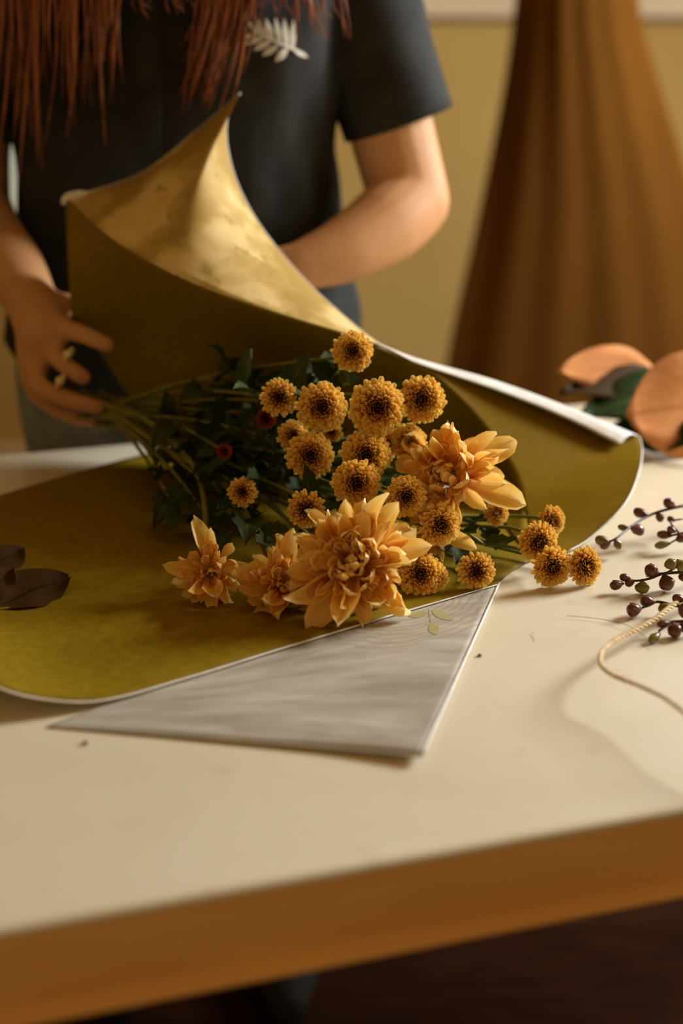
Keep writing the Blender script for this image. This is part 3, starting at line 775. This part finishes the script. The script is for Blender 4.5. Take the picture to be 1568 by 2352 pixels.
for k, (px, py, Y, lab) in enumerate(FOL):
    tip = atY(px, py, Y); tip.z = max(tip.z, T + .02)
    root = thing('leafy_shoot', lab, 'foliage', tip, group='leafy shoots in the bouquet')
    d = (GATHER - tip).normalized()
    P = [tip, tip + d * .03 + Vector((0, 0, fol.uniform(-.01, .012)))]
    mid = tip.lerp(GATHER, .5); mid.z += fol.uniform(-.01, .015)
    P += [mid, GATHER + Vector((fol.uniform(-.012, .012), 0, fol.uniform(-.012, .012)))]
    V, F = tube(P, [.0012, .0018, .0026], 7, 24); world_child(mesh_obj('stem', V, F, M_STEM), root)
    C = crom(P, 40)
    for j in range(6):
        i = int(j * 2.9); q = Vector(C[i]); t = Vector(C[i + 1] - C[i]).normalized()
        d2 = Vector((fol.uniform(-1, 1), fol.uniform(-1, .3), fol.uniform(-.3, 1))); d2 = (d2 - t * d2.dot(t)).normalized() - t * .7
        if q.z < T + .03: d2.z = abs(d2.z) * .3
        lo = link('leaf', LEAVES[fol.randrange(4)]); Mw = frame(q, d2, Vector((fol.uniform(-.4, .4), -.6, 1)), fol.uniform(.026, .046)); world_child(lo, root); lo.matrix_basis = Mw

# dark leaves at the frame's left edge; the long flat one paints a shadow
sl = thing('leaf_sprig_with_shadow', 'brownish green leaf sprig with painted shadow on the olive paper at far left', 'leaf', atz(-20, 1350, .004))
me1 = leaf_mesh(9, False, M_LEAF_AND_SHADOW, .34, .05, .25)
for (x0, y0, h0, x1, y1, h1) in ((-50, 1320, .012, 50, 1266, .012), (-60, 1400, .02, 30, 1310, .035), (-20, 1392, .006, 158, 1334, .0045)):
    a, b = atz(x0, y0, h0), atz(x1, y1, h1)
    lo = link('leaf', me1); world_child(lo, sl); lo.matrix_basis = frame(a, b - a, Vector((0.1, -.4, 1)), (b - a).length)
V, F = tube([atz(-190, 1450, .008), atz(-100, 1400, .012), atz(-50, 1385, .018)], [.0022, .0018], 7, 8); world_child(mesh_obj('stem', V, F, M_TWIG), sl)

# ---------------------------------------------------------------- budded twigs at the right
def bud_mesh():
    V = []; F = []; U = []; seg = 12
    pr = [(0.0, .10), (.12, .20), (.28, .36), (.45, .46), (.62, .48), (.78, .42), (.90, .30), (.97, .16)]
    for i, (z, r) in enumerate(pr):
        for s in range(seg):
            a = 2 * PI * s / seg; rr = r * (1 + 0.10 * math.cos(3 * a + .4) * min(1, z * 2))
            V.append((rr * math.cos(a), z, rr * math.sin(a))); U.append((s / seg, z))
    for i in range(len(pr) - 1):
        for s in range(seg):
            a = i * seg + s; b = i * seg + (s + 1) % seg; F.append((a, a + seg, b + seg, b))
    V.append((0, .93, 0)); U.append((0, 1)); k = len(V) - 1
    for s in range(seg): F.append(((len(pr) - 1) * seg + s, k, (len(pr) - 1) * seg + (s + 1) % seg))
    F.append(tuple(range(seg)))
    # two bract flaps clasping the base
    for sg in (0.3, 2.3, 4.4):
        o = len(V); c, s_ = math.cos(sg), math.sin(sg)
        for i in range(4):
            t = i / 3
            for e in (-1, 0, 1):
                a = sg + e * .55 * math.sin(PI * (.2 + .75 * t)); rr = .16 + .40 * t ** .7
                V.append((rr * math.cos(a), .05 + .62 * t, rr * math.sin(a))); U.append((0.5, .1))
        for i in range(3):
            for j in range(2):
                a = o + i * 3 + j; F.append((a, a + 3, a + 4, a + 1))
    o = mesh_obj('bud', V, F, M_BUD, uv=U); me = o.data; bpy.data.objects.remove(o); return me
BUD = bud_mesh()
def twig(label, main, buds, branches=()):
    P = [atz(x, y, h) for x, y, h in main]
    root = thing('budded_twig', label, 'twig', P[-1], group='budded twigs lying on the table')
    V, F = tube(P, [.0009, .0013, .0018], 7, 24); world_child(mesh_obj('stem', V, F, M_TWIG), root)
    for br in branches:
        V, F = tube([atz(*q) for q in br], [.0011, .0008], 6, 10); world_child(mesh_obj('side_stem', V, F, M_TWIG), root)
    for (bx, by, bh, tx, ty, th, w) in buds:
        a, b = atz(bx, by, bh), atz(tx, ty, th); d = b - a; L = d.length
        o = link('bud', BUD); world_child(o, root)
        Mx = frame(a, d, Vector((.2, -.3, 1)), 1.0) @ Matrix.Diagonal((w, L, w, 1)); o.matrix_basis = Mx
B_ = 0.0095
twig('budded twig reaching from right edge to the rightmost bronze bloom', [(1368, 1246, .012), (1405, 1242, .016), (1445, 1212, .02), (1500, 1180, .024), (1568, 1162, .028), (1640, 1150, .02)],
     [(1398, 1244, .016, 1366, 1238, .016, B_), (1402, 1243, .015, 1378, 1258, .010, .008), (1412, 1240, .017, 1424, 1260, .008, .008), (1445, 1214, .02, 1418, 1209, .02, .006), (1448, 1212, .02, 1478, 1222, .014, .0105), (1488, 1184, .024, 1454, 1172, .026, B_), (1508, 1178, .024, 1520, 1198, .016, .008), (1550, 1164, .028, 1524, 1148, .034, B_), (1590, 1158, .026, 1575, 1178, .02, B_)])
twig('budded twig at the right edge, beneath the long twig by the paper flap', [(1535, 1232, .014), (1560, 1226, .016), (1620, 1215, .018)],
     [(1545, 1230, .014, 1507, 1226, .014, .008), (1550, 1196, .02, 1532, 1190, .02, .006), (1540, 1248, .01, 1502, 1254, .008, .007), (1560, 1226, .016, 1566, 1246, .01, B_), (1552, 1222, .018, 1532, 1212, .02, .007)],
     branches=[[(1560, 1226, .016), (1540, 1198, .02), (1568, 1192, .022)], [(1568, 1230, .014), (1535, 1250, .01)]])
twig('budded twig with plump maroon buds in the middle of the right edge', [(1440, 1332, .009), (1465, 1334, .010), (1495, 1328, .012), (1520, 1318, .014), (1568, 1314, .016), (1640, 1300, .012)],
     [(1432, 1340, .008, 1400, 1346, .007, .0085), (1448, 1330, .011, 1422, 1323, .013, .007), (1458, 1334, .010, 1434, 1342, .007, .007), (1476, 1336, .010, 1474, 1362, .003, .0125), (1512, 1318, .014, 1482, 1304, .020, .0118), (1524, 1320, .013, 1536, 1356, .003, .0135), (1548, 1308, .020, 1533, 1284, .028, .0105), (1572, 1302, .018, 1558, 1296, .024, .0105), (1575, 1318, .014, 1562, 1332, .008, .009)],
     branches=[[(1512, 1318, .014), (1530, 1316, .017), (1556, 1300, .020)]])
twig('budded twig with two green tipped buds, behind the twine', [(1470, 1398, .007), (1490, 1390, .009), (1510, 1382, .010), (1545, 1390, .009), (1640, 1404, .008)],
     [(1474, 1398, .007, 1438, 1402, .006, .0115), (1504, 1384, .010, 1469, 1378, .011, .0100), (1540, 1388, .010, 1512, 1404, .005, .009), (1572, 1378, .016, 1543, 1372, .016, .008), (1590, 1400, .010, 1556, 1402, .008, .0130)])
twig('lowest budded twig with slim pointed buds, in front of the twine', [(1512, 1450, .006), (1528, 1438, .008), (1545, 1428, .010), (1640, 1428, .010)],
     [(1516, 1454, .005, 1491, 1473, .003, .0068), (1538, 1430, .010, 1508, 1435, .009, .006), (1548, 1430, .010, 1551, 1463, .003, .0115), (1575, 1430, .01, 1568, 1450, .006, .010)])
twig('single out of focus twig tip above the table beside the copper leaf', [(1534, 990, .02), (1556, 1002, .02), (1640, 1050, .012)], [(1545, 996, .02, 1520, 986, .024, .009)])

# ---------------------------------------------------------------- twine: twisted strands
tw = thing('jute_twine', 'loop of twisted natural jute twine curling in front of the twigs', 'twine', atz(1500, 1560, .004))
tp = [atz(1700, 1330, .010), atz(1568, 1376, .014), atz(1500, 1424, .014), atz(1440, 1456, .015), atz(1402, 1478, .018), atz(1381, 1500, .022), atz(1382, 1530, .024), atz(1410, 1552, .024), atz(1470, 1576, .024), atz(1530, 1606, .026), atz(1600, 1662, .026), atz(1700, 1760, .018)]
C = crom(tp, 420)
for st in range(3):
    Q = []; prev = Vector((0, 0, 1))
    for i in range(len(C)):
        t = Vector(C[min(i + 1, 419)] - C[max(i - 1, 0)]).normalized()
        x = (prev - t * prev.dot(t)).normalized(); prev = x; y = t.cross(x)
        an = i * 0.36 + st * 2 * PI / 3; f = i / 419
        r = 0.00105 - 0.0003 * min(1, max(0, (f - .45) * 4))
        Q.append(Vector(C[i]) + (x * math.cos(an) + y * math.sin(an)) * r)
    V, F = tube(Q, [.00125, .00125, .00125, .0009, .0009], 6)
    world_child(mesh_obj('strand', V, F, M_JUTE), tw)
mb = MB(); fr = random.Random(3)
for k in range(70):
    i = fr.randrange(40, 300); q = Vector(C[i]); d = Vector((fr.uniform(-1, 1), fr.uniform(-1, 1), fr.uniform(-.3, 1))) * .004
    t = Vector(C[i + 1] - C[i]) * 6
    V, F = tube([q, q + d * .5 + t, q + d + t * 1.6], [.00012, .00006], 3, 4); mb.add(V, F)
o = mb.build('loose_fibres', M_JUTE); world_child(o, tw); o['kind'] = 'stuff'

hr = tag(mesh_obj('loose_hair', *tube([atz(1300, 1414, .002), atz(1380, 1422, .002), atz(1440, 1436, .003), atz(1475, 1458, .003), atz(1500, 1485, .002)], [.00016], 4, 20), M_TWIG), 'long thin loose strand lying on the table beside the twine', 'hair')
hr2 = tag(mesh_obj('dry_fibre', *tube([atz(1220, 1452, .001), atz(1227, 1459, .001), atz(1231, 1470, .001)], [.0002], 4, 8), M_JUTE), 'tiny curved dry fibre on the bare table below the bronze blooms', 'fibre')
def crumb(px, py, s, mat, label):
    bm = bmesh.new(); bmesh.ops.create_icosphere(bm, subdivisions=1, radius=s)
    rr = random.Random(int(px)); q = atz(px, py, s * .5)
    for v in bm.verts: v.co = v.co * rr.uniform(.6, 1.1); v.co.z *= .6; v.co += q
    me = bpy.data.meshes.new('crumb'); bm.to_mesh(me); bm.free(); me.materials.append(mat)
    tag(link('petal_crumb', me), label, 'crumb')
crumb(1101, 1505, .0020, M_CURTAIN, 'orange crumb on the table right of the printed sheet')
crumb(196, 1706, .0022, M_LEAF_AND_SHADOW, 'dark speck on the table below the left end of the printed sheet')

# ---------------------------------------------------------------- copper leaves, back right
cl = thing('magnolia_branch', 'blurred branch of copper backed leathery leaves at back right', 'branch', atz(1600, 960, .01))
def big_leaf(a, b, hint, hw, mat, droop, fold):
    me = leaf_mesh(21, False, mat, hw, droop, fold, .55 if hw > .4 else .9); lo = link('leaf', me); world_child(lo, cl)
    lo.matrix_basis = frame(a, b - a, hint, (b - a).length); solid(lo, 0.006, 0); return lo
l1 = big_leaf(atY(1500, 850, 1.56), atY(1282, 850, 1.50), Vector((0, -1, .5)), .21, M_COPPER, .0, .1); l1['label'] = 'copper leaf, smaller one'
l2 = big_leaf(atY(1690, 915, 1.47), atY(1436, 952, 1.42), Vector((.1, -1, .3)), .42, M_COPPER, .04, .2); l2['label'] = 'large rounded copper leaf'
big_leaf(atY(1540, 862, 1.55), atY(1282, 915, 1.49), Vector((0, -.6, 1)), .14, M_LEAF_AND_SHADOW, .05, .3)
big_leaf(atY(1580, 880, 1.53), atY(1330, 968, 1.47), Vector((0, -.5, 1)), .22, M_GLOSSY, .02, .3)
big_leaf(atz(1640, 960, .04), atz(1400, 985, .01), Vector((0, -.9, 1)), .22, M_GLOSSY, -.02, .2)
big_leaf(atz(1640, 1000, .03), atz(1440, 1018, .006), Vector((0, -.7, 1)), .2, M_GLOSSY, .0, .2)
V, F = tube([atY(1500, 850, 1.55), atY(1580, 872, 1.53), atY(1680, 905, 1.48), atz(1800, 1000, .01)], [.003, .004, .005], 8, 14); world_child(mesh_obj('stem', V, F, M_TWIG), cl)

# ---------------------------------------------------------------- person
ps_ = thing('person', 'person in black t-shirt with long auburn hair, wrapping the bouquet', 'person', (atY(430, 500, 1.62).x, 1.62, 0.0))
TY = 1.64
def mpp(p): return perpx(p)
bm = MB()
def limb(P, R, seg=14, n=None):
    P = [Vector(p) for p in P]
    V, F = tube(P, R, seg, n or 6 * len(P)); bm.add(V, F)
    for q, r in ((P[0], R[0]), (P[-1], R[-1])): ball(q, r)
def ball(c, r, sx=1, sy=1, sz=1):
    V = []; F = []; nu, nv = 12, 8
    for i in range(nv + 1):
        a = PI * i / nv
        for j in range(nu):
            b = 2 * PI * j / nu
            V.append(Vector(c) + Vector((r * sx * math.sin(a) * math.cos(b), r * sy * math.sin(a) * math.sin(b), r * sz * math.cos(a))))
    for i in range(nv):
        for j in range(nu):
            F.append((i * nu + j, (i + 1) * nu + j, (i + 1) * nu + (j + 1) % nu, i * nu + (j + 1) % nu))
    bm.add(V, F)
cx = atY(425, 300, TY).x
SHZ = atY(425, -170, TY).z
# trunk, neck, head (bent forward and down)
limb([(cx, TY, .86), (cx, TY, 1.0), (cx, TY + .01, 1.14), (cx, TY, SHZ - .09)], [.10, .10, .10, .10], 18)
limb([(cx - .13, TY, SHZ - .05), (cx, TY, SHZ - .03), (cx + .13, TY, SHZ - .05)], [.055, .07, .055])
limb([(cx, TY, SHZ - .04), (cx, TY - .03, SHZ + .05), (cx, TY - .06, SHZ + .11)], [.058, .052, .055])
HC = Vector((cx, TY - .10, SHZ + .19))
ball(HC, .092, .86, 1.02, 1.18); ball(HC + Vector((0, -.045, -.06)), .052, .95, .8, .9)
ball(HC + Vector((0, -.098, -.022)), .015, .8, 1.1, 1.3)
for sx in (-1, 1): ball(HC + Vector((sx * .080, .0, -.01)), .022, .35, .8, 1.3)
# left arm (picture right): upper arm, forearm behind the paper, hand gripping the sheet's back
SL = Vector((atY(800, -90, TY).x, TY, SHZ - .06))
EL = atY(940, 462, 1.60); WL = atY(690, 612, 1.50)
limb([SL, atY(852, 130, TY), atY(906, 330, 1.62), EL], [.046, .047, .0475, .045], 16)
limb([EL, atY(880, 520, 1.56), atY(790, 575, 1.525), WL], [.0455, .0435, .036, .026], 16)
HL = atY(615, 640, 1.50)
limb([WL, HL], [.026, .030]); ball(HL, .036, 1.1, .5, .9)
for k, (dx, dz) in enumerate(((-.06, .022), (-.072, .004), (-.068, -.014), (-.052, -.030))):
    limb([HL + Vector((-.02, -.002, dz * .8)), HL + Vector((dx * .7, -.004, dz)), HL + Vector((dx, .004, dz * 1.1))], [.0092, .0085, .0075], 10)
limb([HL + Vector((.0, .0, .025)), HL + Vector((-.015, -.004, .05)), HL + Vector((-.03, -.004, .066))], [.011, .0095, .008], 10)
# right arm (picture left)
SR = Vector((atY(0, -90, TY).x, TY, SHZ - .06))
ER = atY(-70, 470, 1.62); WR = atY(72, 690, 1.455)
limb([SR, atY(-50, 130, TY), atY(-74, 330, 1.63), ER], [.054, .050, .0475, .045], 16)
limb([ER, atY(-30, 555, 1.565), atY(30, 620, 1.50), WR], [.0455, .0435, .036, .0275], 16)
PA = atY(100, 765, 1.42)
limb([WR, atY(90, 730, 1.435), PA], [.0275, .029, .027])
KN = [atY(140, 752, 1.415), atY(112, 795, 1.41), atY(82, 835, 1.41), atY(74, 868, 1.415)]
for q in KN: limb([atY(86, 742, 1.43), q], [.025, .0145], 10)
FING = [
    (KN[0], atY(190, 768, 1.395), atY(232, 786, 1.39), atY(246, 792, 1.388)),
    (KN[1], atY(142, 832, 1.390), atY(176, 858, 1.385), atY(190, 866, 1.386)),
    (KN[2], atY(90, 885, 1.39), atY(160, 918, 1.38), atY(226, 936, 1.38)),
    (KN[3], atY(82, 905, 1.41), atY(150, 950, 1.405), atY(228, 972, 1.40))]
for q, rr in zip(FING, ((.0112, .0105, .0095, .0088), (.0112, .0105, .0098, .009), (.011, .0102, .0095, .0085), (.010, .0092, .0085, .0075))):
    limb(q, rr, 10)
limb([atY(92, 705, 1.435), atY(150, 698, 1.452), atY(188, 715, 1.463), atY(212, 740, 1.468)], [.016, .0125, .0105, .009], 10)
# legs and feet
for sx in (-1, 1):
    hx = cx + sx * .085
    limb([(hx, TY, .84), (hx + sx * .01, TY - .005, .45), (hx + sx * .01, TY + .02, .09)], [.088, .058, .04], 16)
    limb([(hx + sx * .01, TY + .02, .05), (hx + sx * .02, TY - .12, .036)], [.042, .034], 12)
body = bm.build('body', M_SKIN); world_child(body, ps_)
md = body.modifiers.new('one_skin', 'REMESH'); md.mode = 'VOXEL'; md.voxel_size = 0.0042; md.use_smooth_shade = True
md = body.modifiers.new('soften', 'SMOOTH'); md.factor = 0.5; md.iterations = 4

# t-shirt: trunk loft + sleeves
srows = []
for py, xl, xr, dep, yo in ((735, 30, 822, .134, 0), (690, 38, 814, .132, 0), (560, 48, 786, .118, 0), (420, 46, 772, .118, 0), (280, 36, 772, .122, 0), (130, 16, 800, .128, 0), (0, -2, 806, .122, .0), (-90, 0, 815, .10, .0), (-175, 90, 745, .075, .0), (-215, 230, 610, .062, -.005)):
    L, Rr = atY(xl, py, TY), atY(xr, py, TY); c = (L + Rr) / 2; hw = (Rr.x - L.x) / 2
    row = []
    for j in range(64):
        a = 2 * PI * j / 63; sx = math.copysign(abs(math.sin(a)) ** .85, math.sin(a)); sy = math.copysign(abs(math.cos(a)) ** .85, math.cos(a))
        wr = 1 + .020 * math.sin(a * 9 + py * .011) + .014 * math.sin(a * 17 - py * .017)
        hem = (.095 if py == 735 else .03 if py == 690 else 0) * max(0, math.cos(a))
        row.append((c.x + hw * sx * wr, TY + yo - (dep + hem * .08) * sy * wr, c.z - hem))
    srows.append(np.array(row))
V, F, U = loft(srows, 64, 46)
shirt = mesh_obj('shirt_body', V, F, M_SHIRT, uv=U); world_child(shirt, ps_); solid(shirt, .003, 0)
shirt_bvh = BVHTree.FromPolygons([Vector(v) for v in V], F)
def sleeve(P, R, tilt):
    C = crom(P, 16); V = []; F = []; seg = 28
    for i, q in enumerate(C):
        f = i / 15; t = Vector(C[min(i + 1, 15)] - C[max(i - 1, 0)]).normalized()
        nrm = t.lerp(tilt, f * .9).normalized()
        x = (RGT - nrm * RGT.dot(nrm)).normalized(); y = nrm.cross(x); r = np.interp(f, np.linspace(0, 1, len(R)), R)
        for s in range(seg):
            a = 2 * PI * s / seg; rr = r * (1 + .02 * math.sin(5 * a + 4 * f) * f)
            V.append(Vector(q) + x * math.cos(a) * rr + y * math.sin(a) * rr * .9)
    for i in range(15):
        for s in range(seg):
            a = i * seg + s; b = i * seg + (s + 1) % seg; F.append((a, b, b + seg, a + seg))
    o = mesh_obj('sleeve', V, F, M_SHIRT); world_child(o, ps_); solid(o, .0025, 0)
tl = (atY(800, 325, TY) - atY(1035, 245, TY)).cross(Vector((0, 1, 0))).normalized()
if tl.z > 0: tl = -tl
sleeve([SL + Vector((-.05, 0, .02)), atY(818, 0, TY), atY(862, 130, TY), atY(917, 284, 1.63)], [.060, .064, .063, .0615], tl)
sleeve([SR + Vector((.05, 0, .03)), atY(-20, 0, TY), atY(-55, 130, TY), atY(-72, 300, 1.63)], [.066, .076, .072, .062], Vector((-.2, 0, -1)).normalized())

# pale fern print on the chest
def on_shirt(x, y):
    d = ray(x, y).normalized(); h = shirt_bvh.ray_cast(CAMP, d)
    return (h[0] if h[0] is not None else atY(x, y, 1.51)) - d * .0028
em = MB(); 
def frond(a, b, w):
    a = Vector(a); b = Vector(b); d = b - a; n2 = Vector((-d.y, d.x)).normalized()
    L = []; Rr = []
    for t in np.linspace(0, 1, 7):
        k = math.sin(PI * (.08 + .90 * t)); L.append(on_shirt(*(a + d * t + n2 * w * k))); Rr.append(on_shirt(*(a + d * t - n2 * w * k)))
    em.add(L + Rr, [(i, i + 1, 8 + i, 7 + i) for i in range(6)])
for a, b, w in (((700, 124), (570, 66), 5), ((672, 116), (674, 44), 7), ((660, 110), (652, 42), 7), ((645, 102), (632, 40), 7), ((628, 94), (610, 42), 7), ((612, 86), (588, 42), 7), ((596, 78), (566, 46), 6),
                ((590, 78), (555, 88), 6), ((605, 86), (562, 102), 7), ((622, 94), (582, 116), 8), ((640, 104), (602, 128), 8), ((660, 112), (632, 142), 9), ((676, 116), (708, 132), 6)): frond(a, b, w)
o = em.build('emblem', M_PRINT, smooth=False); world_child(o, ps_); o['label'] = 'pale fern leaf print on the chest'

# jeans
jr = []
for z, hw, dep in ((.94, .165, .108), (.90, .180, .116), (.84, .206, .130), (.76, .206, .132), (.70, .198, .124)):
    jr.append(np.array([(cx + hw * math.sin(2 * PI * j / 47), TY - dep * math.cos(2 * PI * j / 47), z) for j in range(48)]))
V, F, U = loft(jr, 48, 14)
mb = MB(); mb.add([tuple(v) for v in V], F)
for sx in (-1, 1):
    hx = cx + sx * .09
    V, F = tube([Vector((hx, TY, .78)), Vector((hx + sx * .012, TY, .45)), Vector((hx + sx * .012, TY + .02, .07))], [.106, .078, .066], 20, 14, cap=False); mb.add(V, F)
o = mb.build('jeans', M_JEANS); world_child(o, ps_); solid(o, .003, 0)

for sx in (-1, 1):
    hx = cx + sx * .095
    V, F = tube([Vector((hx, TY + .07, .045)), Vector((hx, TY + .02, .05)), Vector((hx + sx * .008, TY - .08, .042)), Vector((hx + sx * .012, TY - .15, .035)), Vector((hx + sx * .012, TY - .175, .03))], [.034, .048, .046, .038, .02], 16, 18)
    V = [Vector((v.x, v.y, max(v.z, .001))) for v in V]
    world_child(mesh_obj('shoe', V, F, M_SHIRT), ps_)

# hair: many tapering locks falling forward
mb = MB(); hrn = random.Random(21)
ball_bm = bm; bm = MB(); ball(HC + Vector((0, .018, .018)), .104, .92, 1.0, 1.14)
mb.add(bm.V, bm.F)
def lock(x0, x1, ye, bend, Y, r):
    top = HC + Vector((hrn.uniform(-.085, .085), hrn.uniform(-.05, .07), hrn.uniform(-.02, .06)))
    P = [top, atY(x0 + hrn.uniform(-20, 20), -330, 1.535), atY(x0, -90, Y), atY((x0 + x1) / 2 + bend, ye * .45, Y - .005), atY(x1, ye, Y + .01)]
    V, F = tube(P, [r, r, r, r * .8, r * .15], 6, 20); mb.add(V, F)
for k in range(95):
    x0 = hrn.uniform(-40, 285); ye = hrn.gauss(190, 80) * (1.1 if x0 < 200 else .8)
    lock(x0, x0 - hrn.uniform(-15, 45), max(ye, 40), hrn.uniform(-14, 14), hrn.uniform(1.475, 1.51), hrn.uniform(.0022, .0042))
for k in range(58):
    f = hrn.random(); x0 = 450 + 110 * f + hrn.uniform(-20, 20); ye = hrn.uniform(90, 262)
    lock(x0 + 25, x0 - hrn.uniform(0, 75) + 6, ye, hrn.uniform(-4, 22), hrn.uniform(1.475, 1.505), hrn.uniform(.0020, .0040))
for k in range(44):
    x0 = hrn.uniform(560, 800); lock(x0 - 20, x0 + hrn.uniform(-30, 20), hrn.uniform(-10, 95), hrn.uniform(-6, 10), hrn.uniform(1.48, 1.51), hrn.uniform(.0018, .0032))
for k in range(26):
    x0 = hrn.uniform(285, 450); lock(x0, x0 + hrn.uniform(-20, 60), hrn.uniform(-60, 60), 0, 1.50, hrn.uniform(.0018, .003))
o = mb.build('hair', M_HAIR); world_child(o, ps_); o['label'] = 'long auburn hair hanging forward'
# face details
mb = MB(); bm = MB()
for sx in (-1, 1): ball(HC + Vector((sx * .032, -.083, .012)), .011)
mb.add(bm.V, bm.F); world_child(mb.build('eyes', M_PRINT), ps_)
bm = MB(); ball(HC + Vector((0, -.088, -.064)), .02, 1, .35, .35); o = bm.build('lips', M_COPPER); world_child(o, ps_)
# rings
for (x, y, Y, r) in ((158, 815, 1.386, .0075), (140, 876, 1.378, .0075)):
    bm = MB(); c = atY(x, y, Y); d = (RGT * .8 - UPV * .5).normalized()
    Q = []; e1 = d.cross(Vector((0, 1, 0))).normalized(); e2 = d.cross(e1)
    V, F = tube([c + e1 * math.cos(a) * r * .9 + e2 * math.sin(a) * r * .9 for a in np.linspace(0, 2 * PI, 22)], [.0022], 8, cap=False)
    bm.add(V, F); ball(c - FWD * .006, .0045)
    o = bm.build('ring', M_GOLD); world_child(o, ps_); o['label'] = 'pale metal finger ring'
